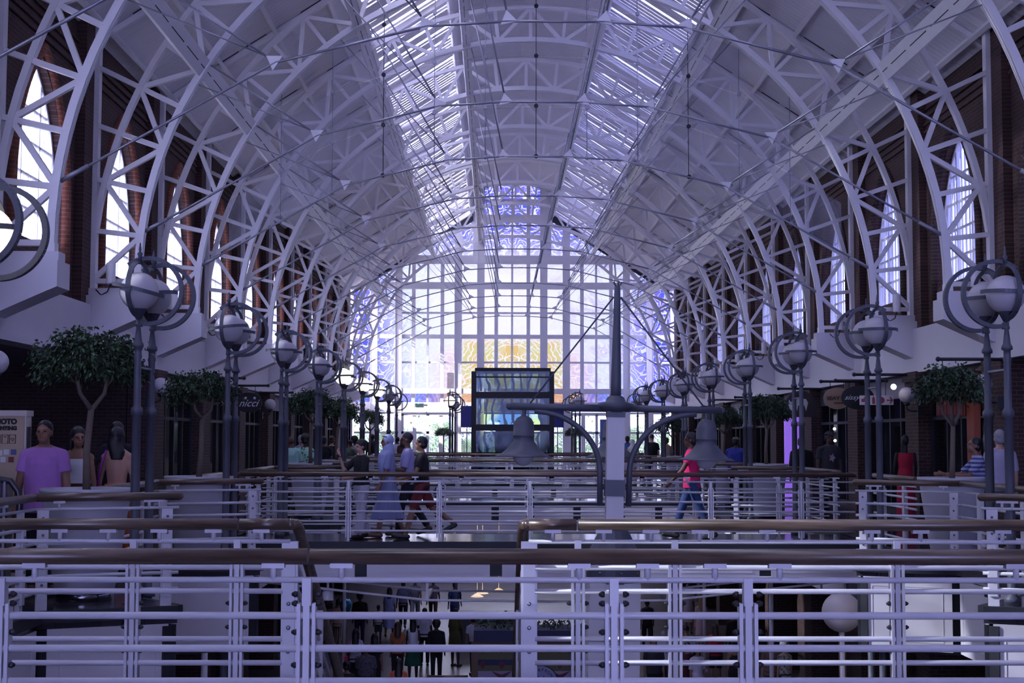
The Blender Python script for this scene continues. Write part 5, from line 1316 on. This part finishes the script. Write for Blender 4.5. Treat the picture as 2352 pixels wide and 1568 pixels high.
# ------------------------------------------------------------------ armillary lamp posts
LAMPST = mat('lamp_grey_steel', '#525561', .5, metal=.1, vary=.12, scale=6)
GZ = 3.22
def band(m, pts, w, t, up):        # flat strip following points, w across, t thick
    for p, q in zip(pts, pts[1:]): m.bar(p, q, t, w, up)
PR = {}
def lamp_parts(sx):
    P_ = {}
    m = MB()
    m.lathe([(.085, 0), (.085, .06), (.05, .08), (.047, 1.92), (.062, 1.93), (.062, 1.99), (.04, 2.02), (.037, 2.5), (.045, 2.53), (.037, 2.56), (.037, 2.62), (.058, 2.63), (.058, 2.66), (.04, 2.69), (.022, 2.84), (.034, 2.85), (.034, 2.875), (.02, 2.88), (.02, 2.93)], n=12)
    P_['post'] = m
    m = MB(); m.sphere((0, 0, GZ - .01), .2, 22, 14); P_['globe'] = m
    m = MB(); m.lathe([(.03, 2.92), (.09, GZ - .18), (.1, GZ - .175), (.05, GZ - .17)], n=12); P_['cup'] = m
    h = -sx                              # towards the void
    m = MB(); R = .345; pts = []
    for i in range(37):
        a = math.radians(128 - (128 + 104) * i / 36)
        pts.append(Vector((h * (.085 + R * math.cos(a)), .05, GZ + .0 + R * math.sin(a))))
    band(m, pts, .06, .042, (0, 1, 0)); m.bb(-.03, .03, 0, .06, GZ - R - .03, GZ - R + .04); P_['crescent_ring'] = m
    m = MB(); pts = []
    for i in range(25):
        a = -PI / 2 + PI * i / 24
        pts.append(Vector((h * -.05 * math.cos(a), -.275 * math.cos(a), GZ + (.3 if a > 0 else .27) * math.sin(a))))
    band(m, pts, .014, .05, (0, 1, 0)); 
    pts = [Vector((h * .06 * math.cos(a), .24 * math.cos(a), GZ + .3 * math.sin(a))) for a in [PI * .2 + PI * .3 * i / 8 for i in range(9)]]
    band(m, pts, .012, .04, (0, 1, 0)); P_['meridian_band'] = m
    m = MB(); pts = [Vector((.27 * math.cos(a), .27 * math.sin(a), 0)) for a in [PI * 1.02 + PI * .96 * i / 24 for i in range(25)]]
    band(m, pts, .04, .014, (0, 0, 1)); P_['equator_band'] = m
    m = MB(); m.lathe([(.012, GZ + .3), (.02, GZ + .36), (.03, GZ + .385), (.012, GZ + .41), (.016, GZ + .43), (.006, GZ + .5)], n=8); P_['finial'] = m
    return {k: v.mesh(k) for k, v in P_.items()}
link = MB(); link.tube([(0, -.3, 2.42), (0, .3, 2.42)], .014, 6); link_me = link.mesh('link_bar'); link_me.materials.append(CABLE)
lw = MB(); lw.lathe([(.12, -5), (.12, -4.92), (.06, -4.88), (.05, -4.8), (.05, .02)], n=12); low_me = lw.mesh('lower_post'); low_me.materials.append(LAMPST)
LP = {s_: lamp_parts(s_) for s_ in (-1, 1)}
for s_ in LP:
    for k, me in LP[s_].items(): me.materials.append(GLOBE if k == 'globe' else LAMPST)
lit_me = LP[-1]['globe'].copy(); lit_me.materials.clear(); lit_me.materials.append(GLOBE_LIT)
def lamp_post(x, y, sx, lab, tilt, lit=False, rot=0., link_=True, group='armillary globe lamp posts', dy=(-.3, .3)):
    r = empty('globe_lamp_post', (x, y, 0), rot); tag(r, lab, 'lamp post', group)
    for j, d in enumerate(dy):
        for k, me in LP[sx].items():
            o = bpy.data.objects.new(k, lit_me if (k == 'globe' and lit) else me); COL.objects.link(o); o.parent = r; o.location = (0, d, 0)
            if k == 'equator_band': o.location = (0, d, GZ); o.rotation_euler = (0, math.radians(tilt * (1 if j == 0 else -.6)), 0)
    if y < 22 and len(dy) > 1:
        for d in dy:
            o = bpy.data.objects.new('lower_post', low_me); COL.objects.link(o); o.parent = r; o.location = (0, d, 0)
    if link_ and len(dy) > 1:
        o = bpy.data.objects.new('link_bar', link_me); COL.objects.link(o); o.parent = r
rt = random.Random(11)
tl = {(-1, 0): 8, (-1, 1): 14, (-1, 2): -7, (-1, 3): 0}
for sx in (-1, 1):
    side = 'left' if sx < 0 else 'right'
    for k in range(9):
        Y = 9.85 + S * k if False else 15.1 + S * (k - 1) + (.2 if k == 0 else 0)
        x = (-4.6 if k else -4.7) if sx < 0 else 4.47
        if sx > 0 and k == 0: continue
        lit = (sx < 0 and k in (0, 5, 6, 7))
        lamp_post(x, Y, sx, 'grey twin lamp post with %s ringed globes, %s from the camera on the %s gallery' % ('glowing' if lit else 'unlit', ORD[k if sx < 0 else k - 1], side), tl.get((sx, k), rt.choice((0, 0, 3, -2))), lit)
for px, Y, lit, lab in ((912, 58.5, False, 'grey single globe lamp post near the left end door'), (1465, 58.5, False, 'grey single globe lamp post near the right end door')):
    lamp_post(at(px, Y), Y, -1 if px < 1100 else 1, lab, 0, lit, dy=(0,))
for i, (px, Y, lit) in enumerate(((1034, 57, True), (1040, 60, False), (1046, 63.5, False))):
    lamp_post(at(px, Y), Y, -1, 'grey globe lamp post left of the glass lift, %s of three in a row' % ['nearest, glowing', 'middle', 'farthest'][i], 0, lit, dy=(0,))
for i, (px, Y) in enumerate(((1332, 57), (1322, 60), (1314, 63.5))):
    lamp_post(at(px, Y), Y, 1, 'grey globe lamp post right of the glass lift, %s of three in a row' % ['nearest', 'middle', 'farthest'][i], 0, False, dy=(0,))
# ------------------------------------------------------------------ the tall bell-lamp column in the void
Y = 16.5; k = Y / F; px0 = 1390
r = empty('bell_lamp_column', (at(1390, Y), Y, -5.0)); tag(r, 'tall white lamp column with grey mast, curved arms and bell lamps', 'lamp column')
r.rotation_euler = (0, math.radians(1.0), 0)
BX, BZ = at(1390, Y), 1.68
H_ = lambda py: zat(py, Y) + 5.0
m = MB(); m.bb(-.29, .29, -.29, .29, 0, H_(1330)); m.build('base_column', PLASTER, r)
m = MB(); m.lathe([(.31, H_(1332)), (.31, H_(1296)), (.29, H_(1262)), (.17, H_(1216)), (.13, H_(1205))], n=16, smooth=False); m.build('base_collar', LAMPST, r)
for a in range(8):
    b_ = MB(); b_.sphere((.31 * math.cos(a * PI / 4 + .2), .31 * math.sin(a * PI / 4 + .2), H_(1308)), .015, 8, 6); b_.build('bolt', SILVER, r)
m = MB(); m.bar((0, 0, H_(1210)), (0, 0, H_(955)), .2, .2, (0, 1, 0)); m.build('square_post', PLASTER, r)
m = MB(); m.bb(-.115, .115, -.115, .115, H_(1137), H_(1100)); m.build('clamp_block', LAMPST, r)
m = MB(); m.bb(-.105, .105, -.105, .105, H_(958), H_(944)); m.lathe([(.12, H_(946)), (.2, H_(936)), (.21, H_(926)), (.12, H_(922)), (.1, H_(912)), (.07, H_(908))], n=16); m.build('hub', LAMPST, r)
m = MB(); m.lathe([(.062, H_(912)), (.06, H_(880)), (.036, H_(662)), (.03, H_(655))], n=12); m.build('mast', LAMPST, r)
for i in range(5):
    a = i * 2 * PI / 5; m = MB(); m.tube([(0, 0, H_(658)), (.02 * math.cos(a), .02 * math.sin(a), H_(655)), (.055 * math.cos(a), .055 * math.sin(a), H_(645))], .009, 6); m.build('crown_spike', LAMPST, r)
for i, (ax, ay, nm) in enumerate(((-1, .0, ''), (1, .0, ''), (.05, 1, ''))):
    d = Vector((ax, ay, 0)); L_ = 1.23 if i < 2 else 1.1; bl_ = 1.06 if i < 2 else .95
    za = H_(937)
    m = MB(); m.tube([d * .1 + Vector((0, 0, za)), d * L_ + Vector((0, 0, za))], .042, 10); m.sphere(d * L_ + Vector((0, 0, za)), .042, 10, 8); m.build('arm', LAMPST, r)
    m = MB(); pts = []
    for t in range(19):
        u = t / 18; a = u * PI / 2
        pts.append(d * (.17 + .77 * (1 - math.cos(a))) + Vector((0, 0, H_(1085) + (za - .05 - H_(1085)) * math.sin(a))))
    m.tube([d * .165 + Vector((0, 0, H_(1160)))] + pts, .034, 10); m.build('curved_brace', LAMPST, r)
    m = MB(); m.tube([d * .1 + Vector((0, 0, H_(1118))), d * .2 + Vector((0, 0, H_(1118)))], .02, 8); m.build('brace_pin', LAMPST, r)
    c = d * bl_; zt = za - .03
    m = MB(); m.lathe([(.025, zt), (.025, zt - .07), (.05, zt - .085), (.085, zt - .105), (.108, zt - .145), (.119, zt - .19), (.122, zt - .3), (.126, zt - .302), (.126, zt - .312), (.122, zt - .315), (.122, zt - .37), (.135, zt - .385), (.19, zt - .46), (.26, zt - .52), (.33, zt - .545), (.33, zt - .553), (.2, zt - .52), (.12, zt - .5)], c, 24); be = m.build('bell_shade', LAMPST, r)
    m = MB(); m.sphere(c + Vector((0, 0, zt - .53)), .125, 18, 12); m.build('globe', GLOBE, r)
    if i < 2:
        m = MB(); m.tube([Vector((0, 0, H_(680))) + d * .04, d * (1.0 if i == 0 else 1.03) + Vector((0, 0, za + .03))], .011, 6); m.build('stay_rod', LAMPST, r)
# ------------------------------------------------------------------ lower floor: globe lamp, camera, planter, railing
Y = 21; r = empty('globe_lamp_post', (at(1929, Y), Y, -5)); tag(r, 'large white globe lamp on a slim white pole on the ground floor, right', 'lamp post')
m = MB(); m.sphere((0, 0, zat(1400, Y) + 5), .29, 24, 16); m.build('globe', mat('cream_globe', '#cfc5c2', .5, vary=.03), r)
m = MB(); m.lathe([(.1, 0), (.1, .05), (.035, .08), (.035, zat(1440, Y) + 5)], n=10); m.build('post', WHITE, r)
Y = 24; r = empty('security_camera', (at(759, Y), Y, zat(1365, Y))); tag(r, 'white dome security camera hanging under the footbridge', 'security camera')
m = MB(); m.lathe([(.02, .3), (.02, .14), (.07, .12), (.09, .08), (.095, -.04), (.1, -.06)], n=16); m.build('housing', WHITE, r)
m = MB(); m.sphere((0, 0, -.06), .085, 14, 10); m.build('dome', SIGNBLK, r)
Y = 36; zf = -5
x0, x1 = at(1085, Y), at(1425, Y)
r = empty('planter_kiosk', ((x0 + x1) / 2, Y, zf)); tag(r, 'brown planter box with diamond-patterned front on the ground floor', 'planter')
hw = (x1 - x0) / 2; ztop = zat(1441, Y) + 5
TANW = mat('brown_box', '#6a5648', .7, vary=.1); NAVY = mat('navy_band', '#20244a', .6, vary=.1); OLIVE = mat('olive_band', '#5a5a40', .7, vary=.1); MAROON = mat('maroon_pattern', '#5c2038', .6); LILW = mat('lilac_panel', '#8c84a0', .6, vary=.05)
m = MB(); m.bb(-hw, hw, 0, 1.2, 0, ztop - .28); m.build('box', TANW, r)
m = MB(); m.bb(-hw + .06, hw - .06, .0 - .06, 1.15, ztop - .28, ztop); m.build('navy_trough', NAVY, r)
zz = lambda py: zat(py, Y) + 5
m = MB(); m.bb(-hw + .17, hw - .17, -.02, 0, zz(1532), zz(1482)); m.build('olive_panel', OLIVE, r)
m = MB(); m.bb(-hw + .17, hw - .17, -.03, -.02, zz(1519), zz(1506)); m.build('blue_band', NAVY, r)
m = MB(); m.bb(-hw + .17, hw - .17, -.02, 0, .05, zz(1532)); m.build('lower_panel', LILW, r)
m = MB()
for px in (1111, 1154, 1197, 1243, 1286, 1330, 1375):
    x = at(px, Y) - (x0 + x1) / 2
    m = MB(); m.prism([(x - .09, zz(1517)), (x, zz(1517) + .09), (x + .09, zz(1517)), (x, zz(1517) - .12)], -.04, -.03); m.build('diamond', MAROON, r)
    m = MB(); m.prism([(x - .07, zz(1484)), (x + .07, zz(1484)), (x, zz(1484) - .11)], -.04, -.02); m.build('triangle', MAROON, r)
for px in (1154, 1286):
    x = at(px, Y) - (x0 + x1) / 2
    m = MB(); m.prism([(x - .25, zz(1532)), (x, zz(1540)), (x + .25, zz(1532)), (x, zz(1553))], -.04, -.02); m.build('chevron', MAROON, r)
x = at(1243, Y) - (x0 + x1) / 2; zc = zz(1557)
m = MB(); m.prism([(x + .42 * math.cos(t * PI / 20), zc + .42 * math.sin(t * PI / 20)) for t in range(40)], -.06, -.04); m.build('logo_disc', mat('lilac_disc', '#8d8ab4', .5, vary=.03), r)
m = MB(); m.tube([(x + .42 * math.cos(t * PI / 20), -.06, zc + .42 * math.sin(t * PI / 20)) for t in range(40)], .012, 6, closed=True); m.build('logo_rim', SIGNBLK, r)
for i, ch in enumerate('WATERFRONT'):
    a = math.radians(90 + 72 - 144 * i / 9)
    text_mesh(ch, .105, 'letter', SIGNBLK, r, (x + .31 * math.cos(a), -.066, zc + .31 * math.sin(a)), (PI / 2, -(a - PI / 2), 0))
m = MB(); m.bar((x - .12, -.066, zc + .05), (x + .12, -.066, zc + .05), .02, .01); m.bar((x - .16, -.066, zc - .05), (x + .16, -.066, zc - .05), .02, .01); m.bar((x - .06, -.066, zc - .12), (x - .06, -.066, zc + .16), .02, .01); m.bar((x + .07, -.066, zc - .12), (x + .07, -.066, zc + .16), .02, .01); m.build('logo_ship', SIGNBLK, r)
DGREEN = mat('dark_planter_leaves', '#2c4030', .6, vary=.4, scale=5)
m = MB(); rd = random.Random(8)
for i in range(500):
    c = Vector((rd.uniform(-hw + .1, hw - .1), rd.uniform(.05, 1.0), ztop + abs(rd.gauss(0, .13)))); u = Vector((rd.gauss(0, 1), rd.gauss(0, 1), rd.gauss(0, 1))).normalized() * .06; v = u.orthogonal().normalized() * .03
    m.add([c - u, c + v, c + u, c - v], [(0, 1, 2, 3)])
tag(m.build('planter_leaves', DGREEN, loc=((x0 + x1) / 2, Y, zf), fix=False), 'low dark green leaves growing in the patterned planter', 'plants', kind='stuff')
r = railing('railing', [(at(985, 34), 34.0), (at(1078, 34), 34.0)], 'small white railing beside the patterned planter on the ground floor', [.1, .85], (), (), knobs=False, detail=0); r.location.z = -5
m = MB(); Y = 33.5; m.tube([(0, 0, .9), (0, 0, .0)], .05, 10); m.sphere((0, 0, .9), .05, 10, 8)
tag(m.build('handrail_post', mat('black_rubber', '#2a2a33', .35), loc=(at(1080, Y), Y, -5)), 'black rounded handrail post next to the patterned planter', 'post')
# lamps and stalls glowing at the back of the ground floor
for i, (px, py, Y) in enumerate(((1110, 1355, 46), (1147, 1350, 47), (1098, 1362, 45))):
    m = MB(); m.lathe([(.05, .05), (.2, -.04), (.2, -.05)], n=14); m.tube([(0, 0, .05), (0, 0, 3.6 - (zat(py, Y) + 4.2))], .008, 5)
    o = m.build('pendant_lamp', emit_mat('warm_pendant', '#ffd9a0', .5), loc=(at(px, Y), Y, zat(py, Y))); tag(o, 'small warm pendant lamp over the ground-floor stall, %s' % ['middle', 'right', 'left'][i], 'pendant lamp')
m = MB(); m.bb(-1.1, 1.1, 0, 1.5, 0, 1.0); m.bb(-1.2, 1.2, -.1, 1.6, 2.3, 2.5)
for sx in (-1, 1): m.bb(sx * 1.1, sx * 1.02, 0, .08, 1.0, 2.3)
tag(m.build('market_stall', DARKST, loc=(at(1125, 46.5), 46.5, -5)), 'dark market stall behind the patterned planter', 'stall')
# photo kiosk
Y = 17.6; xr = at(62, Y); zt = zat(945, Y)
KIO = mat('kiosk_beige', '#b39f84', .6, vary=.06)
r = empty('photo_kiosk', (xr, Y, 0)); tag(r, 'beige photo printing kiosk at the left edge', 'kiosk')
m = MB(); m.bb(-1.1, 0, 0, .2, 0, zt - .07); m.build('body', KIO, r)
m = MB(); m.bb(-1.12, .035, -.02, .25, zt - .07, zt); m.bb(-.01, .02, .02, .22, 0, zt - .07); m.build('side_frame', mat('kiosk_frame', '#c9bdb0', .5), r)
m = MB(); m.bb(.02, .026, .05, .19, .3, zt - .2); m.build('dark_strip', SIGNBLK, r)
text_mesh('PHOTO', .088, 'lettering', SIGNBLK, r, (at(46, Y) - xr, -.004, zat(971, Y)), bold=.006, align='RIGHT')
text_mesh('PRINTING', .064, 'lettering', SIGNBLK, r, (at(46, Y) - xr, -.004, zat(986, Y)), bold=.005, align='RIGHT')
for i, px in enumerate((2, 20, 37)):
    x = at(px, Y) - xr; z = zat(1010, Y); m = MB()
    q = [(x - .037, -.006, z - .055), (x + .037, -.006, z - .055), (x + .037, -.006, z + .05), (x - .037, -.006, z + .05)]; m.tube(q, .005, 5, closed=True)
    m.build('icon', SIGNBLK, r); m = MB()
    if i == 2: m.tube([(x, -.006, z - .03), (x - .02, -.006, z), (x - .01, -.006, z + .012), (x, -.006, z), (x + .01, -.006, z + .012), (x + .02, -.006, z)], .004, 5, closed=True)
    elif i == 1: m.tube([(x - .015, -.006, z + .02), (x, -.006, z + .028), (x + .015, -.006, z + .02)], .004, 5)
    else: m.tube([(x + .02 * math.cos(t * PI / 5), -.006, z + .02 * math.sin(t * PI / 5)) for t in range(10)], .004, 5, closed=True)
    m.build('icon', SIGNBLK, r)
for i, (px, py) in enumerate(((9, 1042), (24, 1040), (40, 1040), (2, 1057), (17, 1057), (35, 1057))):
    m = MB(); x = at(px, Y) - xr; m.bb(x - .032, x + .032, -.008, 0, zat(py, Y) - .033, zat(py, Y) + .033); m.build('sample_print', [PALE, mat('print_blue', '#4a5080', .5), mat('print_red', '#7a2a30', .5)][[0, 0, 1, 0, 0, 2][i]], r)
# escalator newel by the kiosk
Y = 14.9; r = empty('escalator_end', (at(18, Y), Y, 0)); tag(r, 'rounded black escalator handrail with steel balustrade at the left edge', 'escalator')
m = MB(); m.tube([(-1.2, 0, zat(1098, Y)), (-.1, 0, zat(1099, Y)), (.08, 0, zat(1106, Y)), (.16, 0, zat(1130, Y)), (.18, 0, zat(1160, Y)), (.14, 0, .3)], .035, 10); m.build('handrail', mat('black_rubber', '#1c1c22', .35), r)
m = MB()
for x in (-.03, .025): m.bb(x - .012, x + .012, -.03, .03, 0, zat(1105, Y))
m.build('steel_post', METAL, r)
m = MB(); m.bb(-1.2, .1, -.02, .02, .05, zat(1108, Y)); m.build('balustrade', SHOPGL, r)
# ------------------------------------------------------------------ potted fig trees
POT = mat('pot_grey_white', '#b9b7c2', .45, vary=.06, scale=2)
SOIL = mat('soil', '#2b2522', .95, vary=.3, scale=20, bump=.3)
FIGB = mat('fig_bark', '#6f6258', .85, vary=.25, scale=10, bump=.3)
FIGL, N, L, b, out = nodes_of('fig_leaf')
oi = N.new('ShaderNodeTexCoord'); nz = N.new('ShaderNodeTexNoise'); nz.inputs['Scale'].default_value = 9; nz.inputs['Detail'].default_value = 1; L.new(oi.outputs['Object'], nz.inputs['Vector'])
L.new(mix_n(N, L, ramp_n(N, L, nz.outputs['Fac'], .35, .65), srgb('#18291d'), srgb('#345434')), b.inputs['Base Color']); b.inputs['Roughness'].default_value = .35
STEELB = mat('pot_steel_base', '#8a8a95', .15, metal=1., vary=.05)
def fig_crown(seed, n=4800):
    rd = random.Random(seed); m = MB()
    tips = []
    for k in range(150):
        a = rd.uniform(0, 2 * PI); e = math.asin(rd.uniform(-.35, 1)); rr = rd.uniform(.72, 1.05)
        tips.append(Vector((math.cos(a) * math.cos(e) * .52 * rr, math.sin(a) * math.cos(e) * .52 * rr, math.sin(e) * (.36 if e > 0 else .3) * rr)))
    for i in range(n):
        t = rd.choice(tips); c = t * rd.uniform(.75, 1.03) + Vector((rd.gauss(0, .05), rd.gauss(0, .05), rd.gauss(0, .045) - .02))
        o = Vector((c.x, c.y, c.z * .5)).normalized()
        d = (o * .6 + Vector((rd.gauss(0, .5), rd.gauss(0, .5), -.75 + rd.gauss(0, .45)))).normalized()
        sd = d.cross(Vector((rd.gauss(0, 1), rd.gauss(0, 1), rd.gauss(0, .5)))).normalized(); nn = d.cross(sd)
        ln, w = rd.uniform(.042, .066), rd.uniform(.012, .018)
        p0, p1, p2 = c, c + d * ln * .45 + nn * .006, c + d * ln
        m.add([p0, p1 + sd * w, p2, p1 - sd * w], [(0, 1, 2), (0, 2, 3)])
    return m
def fig_wood(seed, h0, hc, stems=3):
    rd = random.Random(seed); m = MB()
    fork = Vector((.03, 0, h0))
    m.tube([(0, 0, 0), (rd.uniform(-.02, .03), .01, h0 * .5), fork], [.045, .036, .034], 8)
    for k in range(stems):
        a = 2 * PI * k / stems + rd.uniform(-.3, .3) + .3
        e = Vector((math.cos(a) * .2, math.sin(a) * .2, hc - .05))
        mid = fork.lerp(e, .5) + Vector((math.cos(a) * .05, math.sin(a) * .05, -.04))
        m.tube([fork - Vector((0, 0, .02)), mid, e], [.028, .022, .014], 7)
        for j in range(4):
            b2 = a + rd.uniform(-1, 1); q = e + Vector((math.cos(b2) * .2, math.sin(b2) * .2, rd.uniform(-.05, .2)))
            m.tube([mid.lerp(e, .3 + .2 * j), q], [.012, .005], 5)
    return m
pot_proto = MB(); PH = 1.16
pot_proto.lathe([(.30, .08), (.34, .3), (.44, PH - .16), (.455, PH - .05), (.475, PH - .045), (.48, PH), (.45, PH), (.43, PH - .08)], n=32, cap=False)
pot_me = pot_proto.mesh('pot'); pot_me.materials.append(POT)
soil_m = MB(); soil_m.lathe([(.43, PH - .09), (.2, PH - .07), (.02, PH - .065)], n=24); soil_me = soil_m.mesh('soil'); soil_me.materials.append(SOIL)
bs = MB(); bs.lathe([(.29, 0), (.29, .085), (.27, .09)], n=32); bs_me = bs.mesh('base_ring'); bs_me.materials.append(STEELB)
crowns = [fig_crown(s_).mesh('crown', fix=False) for s_ in (1, 2, 3)]
for c in crowns: c.materials.append(FIGL)
def potted(px, Y, sx, n, cz, sc, seed, side, h0=None, pot=True, X=None):
    x = at(px, Y) if X is None else X
    r = empty('planter_pot', (x, Y, 0)); tag(r, 'tall tapered grey-white planter, %s on the %s gallery from the camera' % (ORD[n], side), 'planter', 'tapered planters on the galleries')
    for me, nm in ((pot_me, 'pot'), (soil_me, 'soil'), (bs_me, 'base_ring')):
        o = bpy.data.objects.new(nm, me); COL.objects.link(o); o.parent = r
    t = empty('fig_tree', (x, Y, PH - .07)); tag(t, 'small round-headed fig tree in the %s planter of the %s gallery' % (ORD[n], side), 'tree', 'fig trees along the galleries')
    fig_wood(seed, (h0 or cz - .35) - PH + .07, cz - PH + .07).build('trunk', FIGB, t)
    o = bpy.data.objects.new('crown', crowns[seed % 3]); COL.objects.link(o); o.parent = t; o.location = (0, 0, cz - PH + .07); o.scale = (sc, sc, sc); o.rotation_euler = (0, 0, seed)
for a in ((208, 15.1, -1, 0, 2.45, 1.06, 1, 'left', 2.0), (462, 20.1, -1, 1, 2.33, .9, 2, 'left'), (716, 31.2, -1, 2, 2.4, 1.0, 3, 'left'), (776, 36.2, -1, 3, 2.38, 1.0, 4, 'left'), (850, 46.2, -1, 4, 2.32, .9, 5, 'left'),
          (2187, 20.1, 1, 0, 2.38, .98, 6, 'right', 1.9), (1760, 31.2, 1, 1, 2.3, 1.0, 7, 'right'), (1662, 36.2, 1, 2, 2.2, .95, 8, 'right'), (1543, 46.2, 1, 3, 2.1, 1.0, 9, 'right')):
    potted(*a)
for px, Y, lab in ((1020, 64, 'small potted tree near the end wall, left of the glass lift'), (1318, 64, 'small potted tree near the end wall, right of the glass lift')):
    t = empty('fig_tree', (at(px, Y), Y, 0)); tag(t, lab, 'tree')
    m = MB(); m.tube([(0, 0, 0), (0, 0, 1.9)], .03, 6); m.build('trunk', FIGB, t); m = MB(); m.lathe([(.2, 0), (.26, .5), (.22, .5)], n=16); m.build('tub', POT, t)
    o = bpy.data.objects.new('crown', crowns[0]); COL.objects.link(o); o.parent = t; o.location = (0, 0, 1.95); o.scale = (.8, .8, .7)
bpy.data.scenes.remove(TS)
